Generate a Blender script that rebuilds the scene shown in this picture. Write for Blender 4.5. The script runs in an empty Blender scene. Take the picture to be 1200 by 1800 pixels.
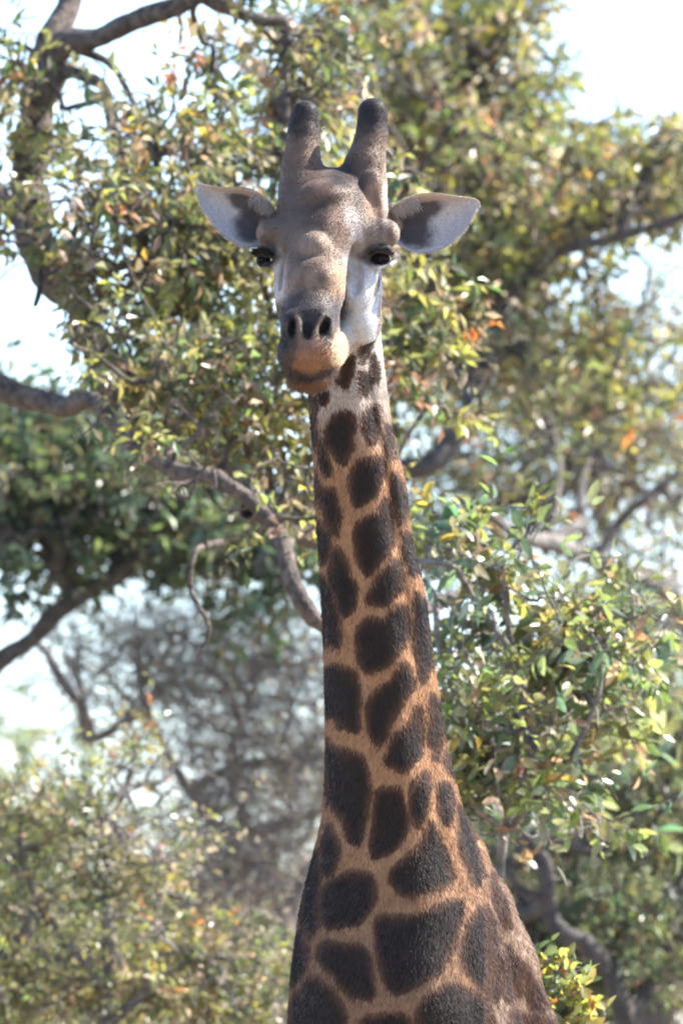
import bpy, math, random
import numpy as np
from mathutils import Vector

random.seed(7)
RNG = np.random.default_rng(7)
scene = bpy.context.scene
COL = scene.collection

# ------------------------------------------------------------------ camera
CAM = np.array([0.0, -32.0, 2.4]); AIM = np.array([0.0, 0.0, 4.0]); PXM = 680.0
FWD = AIM - CAM; DIST = np.linalg.norm(FWD); FWD = FWD / DIST
RIGHT = np.array([1.0, 0, 0]); UP = np.cross(RIGHT, FWD)

cam_data = bpy.data.cameras.new('camera')
cam = bpy.data.objects.new('camera', cam_data); COL.objects.link(cam)
cam.location = CAM
cam.rotation_euler = Vector(FWD).to_track_quat('-Z', 'Y').to_euler()
cam_data.sensor_fit = 'VERTICAL'; cam_data.sensor_height = 22.3; cam_data.sensor_width = 14.9
cam_data.lens = 22.3 * DIST / (1800.0 / PXM)
cam_data.clip_start = 0.5; cam_data.clip_end = 6000
cam_data.dof.use_dof = True; cam_data.dof.focus_distance = DIST - 0.05; cam_data.dof.aperture_fstop = 4.3
scene.camera = cam

# ------------------------------------------------------------------ light
SUN_DIR = np.array([0.69, 0.20, 0.69]); SUN_DIR /= np.linalg.norm(SUN_DIR)
SUN_EL = math.asin(SUN_DIR[2]); SUN_AZ = math.atan2(SUN_DIR[0], SUN_DIR[1])
world = bpy.data.worlds.new('World'); scene.world = world; world.use_nodes = True
wn = world.node_tree.nodes; wl = world.node_tree.links; wn.clear()
sky = wn.new('ShaderNodeTexSky'); sky.sky_type = 'NISHITA'; sky.sun_disc = False
sky.sun_elevation = SUN_EL; sky.sun_rotation = SUN_AZ
sky.air_density = 0.7; sky.dust_density = 0.4; sky.ozone_density = 2.5
bg = wn.new('ShaderNodeBackground'); bg.inputs['Strength'].default_value = 0.14
wo = wn.new('ShaderNodeOutputWorld')
wl.new(sky.outputs[0], bg.inputs[0]); wl.new(bg.outputs[0], wo.inputs[0])
sun_data = bpy.data.lights.new('sun', 'SUN'); sun_data.energy = 5.0; sun_data.angle = math.radians(0.53)
sun_data.color = (1.0, 0.95, 0.87)
sun = bpy.data.objects.new('sun', sun_data); COL.objects.link(sun)
sun.rotation_euler = Vector(-SUN_DIR).to_track_quat('-Z', 'Y').to_euler(); sun.location = (10, 5, 30)
vs = scene.view_settings
vs.view_transform = 'Standard'; vs.look = 'None'; vs.exposure = 1.75; vs.gamma = 1.0; vs.use_curve_mapping = False
scene.render.engine = 'CYCLES'
scene.cycles.use_denoising = True
scene.cycles.max_bounces = 12; scene.cycles.transmission_bounces = 8; scene.cycles.diffuse_bounces = 6
scene.cycles.glossy_bounces = 3; scene.cycles.sample_clamp_indirect = 6.0; scene.cycles.sample_clamp_direct = 5.0

# ------------------------------------------------------------------ helpers
def P(px, py, Y):
    """world point(s) at depth Y that stand where the photograph shows (px, py)"""
    px = np.asarray(px, float); py = np.asarray(py, float); Y = np.asarray(Y, float)
    a = (px - 600) / PXM / DIST; b = (900 - py) / PXM / DIST
    d = FWD + a[..., None] * RIGHT + b[..., None] * UP
    t = (Y - CAM[1]) / d[..., 1]
    return CAM + d * t[..., None]

def P1(px, py, Y): return P(px, py, Y).reshape(3)
def m_at(Y): return (32.0 + Y) / 32.0 / PXM          # metres per photo pixel at depth Y

def project(V):
    d = V - CAM
    f = d @ FWD
    return 600 + (d @ RIGHT) / f * DIST * PXM, 900 - (d @ UP) / f * DIST * PXM

def srgb(r, g, b):
    c = np.array([r, g, b], float) / 255
    return np.where(c <= 0.04045, c / 12.92, ((c + 0.055) / 1.055) ** 2.4)

def sstep(a, b, x):
    t = np.clip((x - a) / (b - a), 0, 1)
    return t * t * (3 - 2 * t)

def vnoise(V, freq, seed=0):
    """cheap smooth value noise, -1..1"""
    q = V * freq + seed * 17.31
    i = np.floor(q).astype(np.int64); f = q - i; f = f * f * (3 - 2 * f)
    def h(ix, iy, iz):
        n = (ix * 374761393 + iy * 668265263 + iz * 2147483647 + seed * 974711) & 0x7fffffff
        n = ((n ^ (n >> 13)) * 1274126177) & 0x7fffffff
        return ((n ^ (n >> 16)) & 0xffff) / 32767.5 - 1
    r = 0
    for dx in (0, 1):
        for dy in (0, 1):
            for dz in (0, 1):
                w = (f[:, 0] if dx else 1 - f[:, 0]) * (f[:, 1] if dy else 1 - f[:, 1]) * (f[:, 2] if dz else 1 - f[:, 2])
                r = r + w * h(i[:, 0] + dx, i[:, 1] + dy, i[:, 2] + dz)
    return r

def mesh_np(name, V, F, smooth=True, col=None, extra=None):
    """V (n,3); F (m,k) all the same k"""
    me = bpy.data.meshes.new(name)
    V = np.ascontiguousarray(V, np.float32); F = np.ascontiguousarray(F, np.int32)
    n, m, k = len(V), len(F), F.shape[1]
    me.vertices.add(n); me.vertices.foreach_set('co', V.ravel())
    me.loops.add(m * k); me.loops.foreach_set('vertex_index', F.ravel())
    me.polygons.add(m)
    me.polygons.foreach_set('loop_start', np.arange(0, m * k, k, dtype=np.int32))
    me.polygons.foreach_set('use_smooth', np.full(m, smooth))
    if col is not None:
        a = me.attributes.new('col', 'FLOAT_COLOR', 'POINT')
        c = np.ones((n, 4), np.float32); c[:, :3] = col
        a.data.foreach_set('color', c.ravel())
    for key, val in (extra or {}).items():
        a = me.attributes.new(key, 'FLOAT', 'POINT')
        a.data.foreach_set('value', np.ascontiguousarray(val, np.float32))
    me.update(calc_edges=True)
    me.validate()
    return me

def obj(name, me, mat=None, parent=None, kind=None):
    o = bpy.data.objects.new(name, me); COL.objects.link(o)
    if mat is not None and me is not None and not me.materials: me.materials.append(mat)
    if parent is not None:
        o.parent = parent
        o.matrix_parent_inverse = parent.matrix_world.inverted()
    if kind: o['kind'] = kind
    return o

def thing(name, label, cat, loc, group=None):
    o = bpy.data.objects.new(name, None); COL.objects.link(o)
    o.location = loc; o.empty_display_size = 0.3
    o.matrix_world = __import__('mathutils').Matrix.Translation(Vector(loc))
    o['label'] = label; o['category'] = cat
    if group: o['group'] = group
    return o

def new_mat(name):
    m = bpy.data.materials.new(name); m.use_nodes = True
    nt = m.node_tree; nt.nodes.clear()
    out = nt.nodes.new('ShaderNodeOutputMaterial')
    return m, nt.nodes, nt.links, out

def tubes(PTS, RAD, sides=5, up=None):
    """PTS (N,K,3), RAD (N,K) -> V,F quads"""
    N, K, _ = PTS.shape
    T = np.gradient(PTS, axis=1)
    T /= np.linalg.norm(T, axis=2, keepdims=True) + 1e-9
    ref = np.where(np.abs(T[..., 1:2]) < 0.93, np.array([0, 1.0, 0]), np.array([0.4, 0, 0.9]))
    A = np.cross(T, ref); A /= np.linalg.norm(A, axis=2, keepdims=True) + 1e-9
    B = np.cross(T, A)
    th = np.arange(sides) * 2 * np.pi / sides
    ring = PTS[:, :, None, :] + RAD[:, :, None, None] * (np.cos(th)[None, None, :, None] * A[:, :, None, :] + np.sin(th)[None, None, :, None] * B[:, :, None, :])
    V = ring.reshape(-1, 3)
    base = (np.arange(N) * K * sides)[:, None, None]
    kk = (np.arange(K - 1) * sides)[None, :, None]
    s = np.arange(sides)[None, None, :]; s2 = (s + 1) % sides
    F = np.stack([base + kk + s, base + kk + s2, base + kk + sides + s2, base + kk + sides + s], -1).reshape(-1, 4)
    return V, F

def catmull(pts, rads, step):
    pts = np.array(pts, float); rads = np.array(rads, float)
    if len(pts) < 3:
        n = max(3, int(np.linalg.norm(pts[1] - pts[0]) / step)); t = np.linspace(0, 1, n)[:, None]
        return pts[0] * (1 - t) + pts[1] * t, rads[0] * (1 - t[:, 0]) + rads[1] * t[:, 0]
    p = np.vstack([2 * pts[0] - pts[1], pts, 2 * pts[-1] - pts[-2]])
    o, r = [], []
    for i in range(1, len(p) - 2):
        n = max(2, int(np.linalg.norm(p[i + 1] - p[i]) / step))
        for t in np.arange(n) / n:
            o.append(0.5 * (2 * p[i] + (p[i + 1] - p[i - 1]) * t + (2 * p[i - 1] - 5 * p[i] + 4 * p[i + 1] - p[i + 2]) * t * t + (3 * p[i] - p[i - 1] - 3 * p[i + 1] + p[i + 2]) * t ** 3))
            r.append(rads[i - 1] * (1 - t) + rads[i] * t)
    o.append(pts[-1]); r.append(rads[-1])
    return np.array(o), np.array(r)

# ------------------------------------------------------------------ materials
def leaf_material(name, trans=0.50, rough=0.36, spec=1.0):
    m, N, L, out = new_mat(name)
    at = N.new('ShaderNodeAttribute'); at.attribute_name = 'col'
    nz = N.new('ShaderNodeTexNoise'); nz.inputs['Scale'].default_value = 60; nz.inputs['Detail'].default_value = 3
    geo = N.new('ShaderNodeNewGeometry'); L.new(geo.outputs['Position'], nz.inputs['Vector'])
    mul = N.new('ShaderNodeMixRGB'); mul.blend_type = 'MULTIPLY'; mul.inputs[0].default_value = 0.5
    ramp = N.new('ShaderNodeValToRGB'); ramp.color_ramp.elements[0].position = 0.3; ramp.color_ramp.elements[0].color = (0.45, 0.4, 0.35, 1)
    ramp.color_ramp.elements[1].position = 0.6
    L.new(nz.outputs[0], ramp.inputs[0]); L.new(at.outputs['Color'], mul.inputs[1]); L.new(ramp.outputs[0], mul.inputs[2])
    p = N.new('ShaderNodeBsdfPrincipled'); p.inputs['Roughness'].default_value = rough
    p.inputs['Specular IOR Level'].default_value = spec
    L.new(mul.outputs[0], p.inputs['Base Color'])
    tr = N.new('ShaderNodeBsdfTranslucent')
    hs = N.new('ShaderNodeHueSaturation'); hs.inputs['Saturation'].default_value = 1.12; hs.inputs['Value'].default_value = 2.2; hs.inputs['Hue'].default_value = 0.487
    L.new(mul.outputs[0], hs.inputs['Color']); L.new(hs.outputs[0], tr.inputs[0])
    mx = N.new('ShaderNodeMixShader'); mx.inputs[0].default_value = trans
    L.new(p.outputs[0], mx.inputs[1]); L.new(tr.outputs[0], mx.inputs[2]); L.new(mx.outputs[0], out.inputs[0])
    return m

def bark_material(name, c1, c2, scale=18):
    m, N, L, out = new_mat(name)
    tc = N.new('ShaderNodeTexCoord')
    nz = N.new('ShaderNodeTexNoise'); nz.inputs['Scale'].default_value = scale; nz.inputs['Detail'].default_value = 8; nz.inputs['Roughness'].default_value = 0.65
    vo = N.new('ShaderNodeTexVoronoi'); vo.inputs['Scale'].default_value = scale * 2.2; vo.feature = 'DISTANCE_TO_EDGE'
    L.new(tc.outputs['Object'], nz.inputs['Vector']); L.new(tc.outputs['Object'], vo.inputs['Vector'])
    ramp = N.new('ShaderNodeValToRGB'); e = ramp.color_ramp.elements
    e[0].position = 0.36; e[0].color = (*c1, 1); e[1].position = 0.66; e[1].color = (*c2, 1)
    L.new(nz.outputs[0], ramp.inputs[0])
    p = N.new('ShaderNodeBsdfPrincipled'); p.inputs['Roughness'].default_value = 0.85
    L.new(ramp.outputs[0], p.inputs['Base Color'])
    ad = N.new('ShaderNodeMath'); ad.operation = 'MULTIPLY_ADD'; ad.inputs[1].default_value = 0.6
    L.new(vo.outputs['Distance'], ad.inputs[0]); L.new(nz.outputs[0], ad.inputs[2])
    b = N.new('ShaderNodeBump'); b.inputs['Strength'].default_value = 0.9; b.inputs['Distance'].default_value = 0.02
    L.new(ad.outputs[0], b.inputs['Height']); L.new(b.outputs[0], p.inputs['Normal'])
    L.new(p.outputs[0], out.inputs[0])
    return m

LEAF = leaf_material('leaf')
LEAF_GLOSSY = leaf_material('leaf_glossy', 0.50, 0.33, 1.0)
BARK = bark_material('bark', (0.035, 0.027, 0.022), (0.20, 0.15, 0.12), 26)
BARK_GREY = bark_material('bark_grey', (0.09, 0.08, 0.075), (0.30, 0.27, 0.25))
BARK_PALE = bark_material('bark_pale', (0.11, 0.095, 0.085), (0.34, 0.30, 0.27))
BARK_DARK = bark_material('bark_dark', (0.04, 0.033, 0.03), (0.12, 0.10, 0.085))

# ------------------------------------------------------------------ ground
m, N, L, out = new_mat('dry_ground')
tc = N.new('ShaderNodeTexCoord')
n1 = N.new('ShaderNodeTexNoise'); n1.inputs['Scale'].default_value = 0.25; n1.inputs['Detail'].default_value = 10
L.new(tc.outputs['Object'], n1.inputs['Vector'])
r = N.new('ShaderNodeValToRGB'); r.color_ramp.elements[0].position = 0.35; r.color_ramp.elements[0].color = (0.12, 0.09, 0.05, 1)
r.color_ramp.elements[1].position = 0.65; r.color_ramp.elements[1].color = (0.30, 0.22, 0.14, 1)
L.new(n1.outputs[0], r.inputs[0])
p = N.new('ShaderNodeBsdfPrincipled'); p.inputs['Roughness'].default_value = 0.95
L.new(r.outputs[0], p.inputs['Base Color']); L.new(p.outputs[0], out.inputs[0])
g = np.linspace(-1, 1, 81); g = np.sign(g) * (np.abs(g) ** 2.5) * 3000
gx, gy = np.meshgrid(g, g, indexing='ij')
gz = 0.06 * np.sin(gx * 0.7) * np.cos(gy * 0.9) - 0.06
V = np.stack([gx, gy, gz], -1).reshape(-1, 3)
ii = (np.arange(80)[:, None] * 81 + np.arange(80)[None, :]).ravel()
F = np.stack([ii, ii + 81, ii + 82, ii + 1], -1)
obj('ground', mesh_np('ground', V, F), m, kind='structure')

# ------------------------------------------------------------------ trees
def leaf_mesh(base, dirn, nrm, length, width, col, detail=0):
    """vectorised leaves: base (n,3), dirn/nrm unit (n,3)"""
    n = len(base)
    side = np.cross(dirn, nrm); side /= np.linalg.norm(side, axis=1, keepdims=True) + 1e-9
    nr = np.cross(side, dirn)
    l = length[:, None]; w = width[:, None]
    if detail == 0:
        fold = 0.18 * w * nr
        vs_ = [base, base + dirn * l * 0.45 + side * w * 0.5 + fold, base + dirn * l - nr * l * 0.12, base + dirn * l * 0.5 - side * w * 0.5 + fold]
        V = np.stack(vs_, 1).reshape(-1, 3)
        b = (np.arange(n) * 4)[:, None]
        F = np.concatenate([b + [0, 1, 2], b + [0, 2, 3]], 1).reshape(-1, 3)
        C = np.repeat(col, 4, 0)
    else:
        ts = [0.0, 0.16, 0.38, 0.62, 0.84, 1.0]; ws = [0.05, 0.30, 0.50, 0.47, 0.28, 0.02]
        rows = []
        for t, wt in zip(ts, ws):
            c = base + dirn * l * t - nr * l * 0.22 * t * t
            f = 0.22 * wt * w * nr
            rows += [c + side * w * wt + f, c, c - side * w * wt + f]
        V = np.stack(rows, 1).reshape(-1, 3)
        b = (np.arange(n) * 18)[:, None]
        q = []
        for k in range(5):
            for s in (0, 1):
                a0 = k * 3 + s
                q += [b + [a0, a0 + 3, a0 + 4, a0 + 1]]
        F = np.concatenate(q, 1).reshape(-1, 4)
        C = np.repeat(col, 18, 0)
    return V, F, C

def pick_palette(pal, n, rng, jitter=0.22):
    cols = np.array([c for c, _ in pal]); w = np.array([w for _, w in pal], float); w /= w.sum()
    c = cols[rng.choice(len(cols), n, p=w)]
    return np.clip(c * np.exp(rng.normal(0, jitter, (n, 1))) * np.exp(rng.normal(0, 0.07, (n, 3))), 0.004, 0.9)

def unit(v): return v / (np.linalg.norm(v, axis=-1, keepdims=True) + 1e-9)

def tree(name, label, cat, limbs, blobs, pal, leaf_len=(0.05, 0.09), leaf_w=0.42, twigs_per=5, twig_len=(0.12, 0.3),
         leaves_per=7, droop=0.15, group=None, bark=BARK, leafmat=None, seed=1, tip_r=0.004, gap=0.0, gap_f=1.6,
         singles=0, airy=-0.05, airy_f=4.5, curly=1.0, twig_r=0.0022, branch_kind='stuff', detail=0, clear=None, leaf_dir=0.8, limb_r=1.0):
    rng = np.random.default_rng(seed)
    leafmat = leafmat or LEAF
    P0 = P1(*limbs[0][0][:3]); root_loc = (P0[0], P0[1], 0.0)
    if limbs[0][0][3] is None: raise ValueError
    root = thing(name, label, cat, root_loc, group)
    nodes = []
    for li, lb in enumerate(limbs):
        pts = [P1(a, b, y) for a, b, y, _ in lb]; rad = [q[3] * limb_r for q in lb]
        if li == 0 and pts[0][2] > 0.3:
            pts = [np.array([pts[0][0] - 0.05, pts[0][1], -0.15]), np.array([pts[0][0] - 0.03, pts[0][1] + 0.03, pts[0][2] * 0.5])] + pts
            rad = [rad[0] * 1.6, rad[0] * 1.15] + rad
        c, r = catmull(pts, rad, 0.035 if max(rad) < 0.09 else 0.05)
        c = c + np.stack([vnoise(c, 5.0, seed * 3 + li + q) for q in range(3)], 1) * (np.minimum(r[:, None], 0.045) * 0.5 + 0.012) + np.stack([vnoise(c, 2.6, seed * 5 + li + q) for q in range(3)], 1) * 0.022 * (li > 0)
        r = r * (1 + 0.16 * vnoise(c, 9.0, seed + li))
        V, F = tubes(c[None], r[None], 14)
        V = V + ((vnoise(V, 22.0, seed) * 0.20 + vnoise(V, 60.0, seed + 1) * 0.14) * np.minimum(np.repeat(r, 14), 0.07))[:, None] * unit(V - np.repeat(c, 14, 0))
        obj('trunk' if li == 0 else 'limb', mesh_np('limb', V - 0, F), bark, root)
        nodes.append(np.hstack([c[::5], r[::5, None]]))
    nodes = np.vstack(nodes); nl = len(nodes)
    # attractors
    A = []
    for (bx, by, bY, rx, ry, rY, n) in blobs:
        c = P1(bx, by, bY); s = m_at(bY)
        q = np.clip(rng.normal(size=(n * 3, 3)) * 0.52, -1.25, 1.25)
        pts = c + q * np.array([rx * s, rY, ry * s])
        if gap > 0:
            keep = vnoise(pts, gap_f, seed + 5) + 0.5 * vnoise(pts, gap_f * 2.3, seed + 6) > gap - 0.55
            pts = pts[keep]
        A.append(pts[:n])
    A = np.vstack(A)
    if clear is not None:
        ax, ay = project(A); A = A[~clear(ax, ay)]
    A = A[A[:, 2] > 0.15]
    dn = np.min(np.linalg.norm(A[:, None] - nodes[None, :, :3], axis=2), 1)
    A = A[np.argsort(dn)]
    pos = np.vstack([nodes[:, :3], A]); par = np.full(len(pos), -1)
    cnt = np.zeros(len(pos)); plen = np.zeros(len(pos))
    for i in range(nl, len(pos)):
        d = np.linalg.norm(pos[:i] - pos[i], axis=1)
        j = int(np.argmin(d + 0.25 * plen[:i])); par[i] = j; plen[i] = plen[j] + d[j]
    for i in range(len(pos) - 1, nl - 1, -1):
        cnt[i] += 1
        if par[i] >= nl: cnt[par[i]] += cnt[i]
    k = np.arange(nl, len(pos))
    a = pos[par[k]]; b = pos[k]; d = b - a; ln = np.linalg.norm(d, axis=1, keepdims=True)
    t = np.linspace(0, 1, 6)[None, :, None]
    off1 = rng.normal(size=(len(k), 1, 3)) * ln[:, :, None] * 0.16 * curly
    sag = np.zeros((len(k), 1, 3)); sag[:, 0, 2] = ln[:, 0] * 0.12
    pts = a[:, None] * (1 - t) + b[:, None] * t + (off1 + sag) * np.sin(np.pi * t) + rng.normal(size=(len(k), 6, 3)) * ln[:, :, None] * 0.025 * np.sin(np.pi * t)
    r1 = tip_r * np.sqrt(cnt[k]); r0 = np.where(par[k] >= nl, tip_r * np.sqrt(np.maximum(cnt[par[k]], 1)) * 0.9, r1 * 1.25)
    r0 = np.minimum(r0, r1 * 1.6)
    tt = np.linspace(0, 1, 6)[None]
    V, F = tubes(pts, r0[:, None] * (1 - tt) + r1[:, None] * tt, 6)
    obj('branches', mesh_np('branches', V, F), bark, root, branch_kind)
    # twigs
    n_t = len(k) * twigs_per
    src = np.repeat(np.arange(len(k)), twigs_per); tp = rng.random(n_t) * 0.7 + 0.3
    idx = np.minimum((tp * 5).astype(int), 4); fr = (tp * 5 - idx)[:, None]
    tb = pts[src, idx] * (1 - fr) + pts[src, idx + 1] * fr
    kt = (vnoise(tb, airy_f, seed + 40) + 0.5 * vnoise(tb, airy_f * 2.2, seed + 41)) > airy
    src, tb = src[kt], tb[kt]; n_t = len(src)
    td = unit(unit(d[src]) * 0.7 + rng.normal(size=(n_t, 3)) * 0.75 + np.array([0, 0, 0.15]))
    tl = rng.uniform(*twig_len, n_t)
    tq = np.linspace(0, 1, 5)[None, :, None]
    curl = rng.normal(size=(n_t, 1, 3)) * 0.25 * curly; curl[:, 0, 2] -= droop
    tw = tb[:, None] + tl[:, None, None] * (td[:, None] * tq + curl * tq ** 2 + rng.normal(size=(n_t, 5, 3)) * 0.03 * curly * tq)
    V, F = tubes(tw, twig_r * (1.25 - np.linspace(0, 1, 5))[None] * np.ones((n_t, 1)), 3)
    obj('twigs', mesh_np('twigs', V, F), bark, root, 'stuff')
    if leaves_per > 0:
        n_l = n_t * leaves_per
        ts = np.repeat(np.arange(n_t), leaves_per)
        lp = np.tile(np.linspace(0.25, 1.0, leaves_per), n_t) + rng.normal(0, 0.05, n_l); lp = np.clip(lp, 0.1, 1)
        ix = np.minimum((lp * 4).astype(int), 3); fr = (lp * 4 - ix)[:, None]
        lb = tw[ts, ix] * (1 - fr) + tw[ts, ix + 1] * fr
        tdir = unit(tw[ts, ix + 1] - tw[ts, ix])
        ld = unit(tdir * 0.7 + rng.normal(size=(n_l, 3)) * leaf_dir + np.array([0, 0, -droop]))
        nr = unit(rng.normal(size=(n_l, 3)) * 0.75 + np.array([0, -0.1, 0.75]))
        ll = rng.uniform(*leaf_len, n_l); lw = ll * leaf_w * rng.uniform(0.75, 1.2, n_l)
        # neighbouring leaves share hue: palette picked per twig, mixed with a leaf's own
        ct = pick_palette(pal, n_t, rng)[ts]; cl = pick_palette(pal, n_l, rng)
        mixw = rng.random((n_l, 1)) * 0.3
        lc = ct * (1 - mixw) + cl * mixw
        if clear is not None:
            ax, ay = project(lb); ok = ~clear(ax, ay)
            lb, ld, nr, ll, lw, lc = lb[ok], ld[ok], nr[ok], ll[ok], lw[ok], lc[ok]
        single = np.zeros(len(lb), bool)
        if singles:
            ax, ay = project(lb)
            vis = (ax > 20) & (ax < 1180) & (ay > 20) & (ay < 1780)
            size = ll * (1 - 0.7 * np.abs(ld[:, 1])) - (lb[:, 1] - lb[:, 1].min()) * 0.05
            size[~vis] = -9
            single[np.argsort(-size)[:singles]] = True
        V, F, C = leaf_mesh(lb[~single], ld[~single], nr[~single], ll[~single], lw[~single], lc[~single], detail)
        obj('foliage', mesh_np('foliage', V, F, detail > 0, C), leafmat, root, 'stuff')
        if singles:
            variants = []
            vc = pick_palette(pal, 14, rng)
            for q in range(14):
                V, F, C = leaf_mesh(np.zeros((1, 3)), np.array([[1.0, 0, 0]]), np.array([[0, 0, 1.0]]), np.array([1.0]), np.array([leaf_w * rng.uniform(0.85, 1.2)]), vc[q:q + 1] * 1.1, 1)
                V[:, 2] += 0.03 * np.sin(V[:, 0] * 5 + q); V[:, 1] += 0.04 * (V[:, 0] ** 2) * rng.normal()
                me = mesh_np('leaf', V, F, True, C); me.materials.append(leafmat); variants.append(me)
            from mathutils import Matrix
            inv = root.matrix_world.inverted()
            for i in np.where(single)[0]:
                x = Vector(ld[i]); y = Vector(nr[i]).cross(x).normalized(); z = x.cross(y)
                M = Matrix((x, y, z)).transposed().to_4x4() @ Matrix.Scale(float(ll[i]) * 1.1, 4)
                M.translation = Vector(lb[i])
                o = bpy.data.objects.new('leaf', variants[int(np.argmin(((vc - lc[i]) ** 2).sum(1) + rng.random(14) * 0.004))]); COL.objects.link(o)
                o.parent = root; o.matrix_parent_inverse = inv; o.matrix_local = M
    return root

GREEN = (0.095, 0.135, 0.050); DKGREEN = (0.050, 0.080, 0.045); BLUEGREEN = (0.055, 0.105, 0.075)
YGREEN = (0.23, 0.24, 0.070); YELLOW = (0.36, 0.31, 0.08); BROWN = (0.23, 0.155, 0.095); ORANGE = (0.38, 0.18, 0.065)
OLIVE = (0.165, 0.165, 0.085); STRAW = (0.38, 0.33, 0.23); PINKISH = (0.34, 0.26, 0.20)

PAL_LEFT = [(OLIVE, 4), (YGREEN, 4), (GREEN, 2.6), (BROWN, 1.4), (ORANGE, 0.16), (STRAW, 1.2), (DKGREEN, 1.2), (YELLOW, 0.3)]
PAL_RIGHT = [(OLIVE, 4.5), (YGREEN, 3.0), (GREEN, 2.6), (BROWN, 1.0), (ORANGE, 0.22), (YELLOW, 0.5), (STRAW, 1.2)]
PAL_BUSH = [((0.12, 0.165, 0.06), 4), ((0.20, 0.21, 0.075), 3.0), ((0.075, 0.13, 0.075), 1.6), (OLIVE, 2.2), (ORANGE, 0.16), (YELLOW, 0.3), (BROWN, 0.5), (STRAW, 0.8)]
PAL_DARK = [(GREEN, 3), (DKGREEN, 4), (BLUEGREEN, 1.2), (OLIVE, 2)]
PAL_LOW = [(OLIVE, 4), (YGREEN, 2), (GREEN, 2.8), (ORANGE, 0.25), (STRAW, 1.4), (YELLOW, 0.4), (PINKISH, 0.6)]
PAL_SHADE = [(OLIVE, 3), (GREEN, 3), (DKGREEN, 2), (BROWN, 0.5), (YGREEN, 1)]

# the gnarled tree at left, its limbs crossing behind the neck
tree('gnarled_tree', 'gnarled brown-barked tree on the left, knotted limbs reaching behind the neck', 'tree',
     [[(-360, 1200, 7.6, 0.12), (-330, 900, 7.5, 0.11), (-200, 700, 7.3, 0.08), (-70, 650, 7.0, 0.055), (40, 700, 6.9, 0.038), (110, 716, 6.8, 0.034), (170, 712, 6.5, 0.029),
       (235, 772, 6.4, 0.030), (300, 822, 6.2, 0.028), (400, 862, 6.0, 0.027), (470, 905, 6.0, 0.025), (497, 960, 5.9, 0.025), (512, 1035, 5.8, 0.026),
       (550, 1092, 5.8, 0.029), (640, 1120, 6.0, 0.03), (800, 1060, 6.4, 0.02), (930, 1010, 6.4, 0.012)],
      [(235, 772, 6.9, 0.034), (185, 640, 7.4, 0.045), (110, 490, 7.8, 0.055), (66, 380, 8.0, 0.062), (66, 250, 8.2, 0.062), (85, 120, 8.2, 0.066), (118, 20, 8.3, 0.04), (130, -120, 8.4, 0.03)],
      [(88, 110, 8.2, 0.05), (180, 62, 8.0, 0.036), (300, 0, 7.8, 0.032), (420, -60, 7.6, 0.03)],
      [(95, 115, 8.2, 0.024), (160, 140, 8.0, 0.020), (208, 205, 7.8, 0.018), (228, 290, 7.7, 0.017), (222, 360, 7.6, 0.017), (212, 410, 7.6, 0.012)],
      [(120, 85, 8.2, 0.016), (200, 125, 8, 0.012), (248, 185, 7.8, 0.011), (262, 260, 7.7, 0.010), (270, 350, 7.6, 0.008)],
      [(-40, 300, 8, 0.035), (10, 345, 7.9, 0.028), (42, 390, 7.8, 0.026), (68, 440, 7.7, 0.026), (130, 470, 7.4, 0.02), (200, 480, 7.2, 0.015), (300, 455, 7.0, 0.012)],
      [(68, 440, 7.7, 0.02), (75, 490, 7.6, 0.012), (66, 540, 7.5, 0.007)],
      [(300, -40, 8, 0.03), (440, 30, 7.8, 0.022), (500, 30, 7.8, 0.015), (505, 100, 7.8, 0.011), (512, 170, 7.7, 0.007)],
      [(440, 900, 6.5, 0.03), (520, 940, 6.8, 0.028), (640, 990, 7.0, 0.02)],
      [(390, 955, 6.4, 0.012), (350, 980, 6.2, 0.009), (332, 1050, 6.2, 0.008), (358, 1110, 6.2, 0.006), (338, 1170, 6.2, 0.004)]],
     [(330, 430, 7.2, 200, 130, 0.8, 84), (400, 600, 6.8, 170, 160, 0.7, 96), (230, 560, 7.0, 170, 130, 0.8, 74), (400, 740, 6.7, 170, 100, 0.5, 56),
      (470, 350, 7.5, 120, 120, 0.7, 54), (400, 250, 7.8, 130, 60, 0.6, 20), (130, 560, 7.4, 80, 120, 0.5, 20), (450, 60, 7.8, 170, 70, 0.5, 34), (540, 140, 7.8, 90, 120, 0.5, 28), (60, 230, 8.2, 60, 160, 0.4, 16),
      (20, 420, 7.8, 70, 140, 0.5, 26), (640, 620, 6.9, 120, 200, 0.6, 54), (480, 900, 6.8, 110, 110, 0.4, 26), (250, 680, 6.9, 90, 60, 0.4, 24), (230, 760, 6.1, 120, 50, 0.25, 8), (380, 840, 5.9, 130, 60, 0.25, 9), (470, 920, 5.8, 70, 90, 0.2, 7), (230, 370, 7.3, 140, 70, 0.5, 40), (330, 200, 7.6, 120, 60, 0.5, 22), (40, 120, 8.0, 60, 80, 0.4, 18), (190, 230, 7.9, 110, 120, 0.4, 16), (640, 460, 7.2, 130, 140, 0.6, 50), (760, 600, 7.0, 90, 130, 0.5, 34),
      (380, -260, 8, 500, 120, 1.2, 40), (-330, 300, 8, 240, 420, 1.6, 60)],
     PAL_LEFT, leaf_len=(0.035, 0.075), leaf_w=0.42, twigs_per=5, twig_len=(0.08, 0.22), leaves_per=7, droop=0.35, seed=11, tip_r=0.0028, gap=0.45, gap_f=2.6,
     singles=110, group='trees behind the giraffe', detail=0, twig_r=0.0017, airy=0.06, airy_f=6.0,
     clear=lambda x, y: ((x < 110) & (y > 460) & (y < 660) & (x > -40)))

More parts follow.
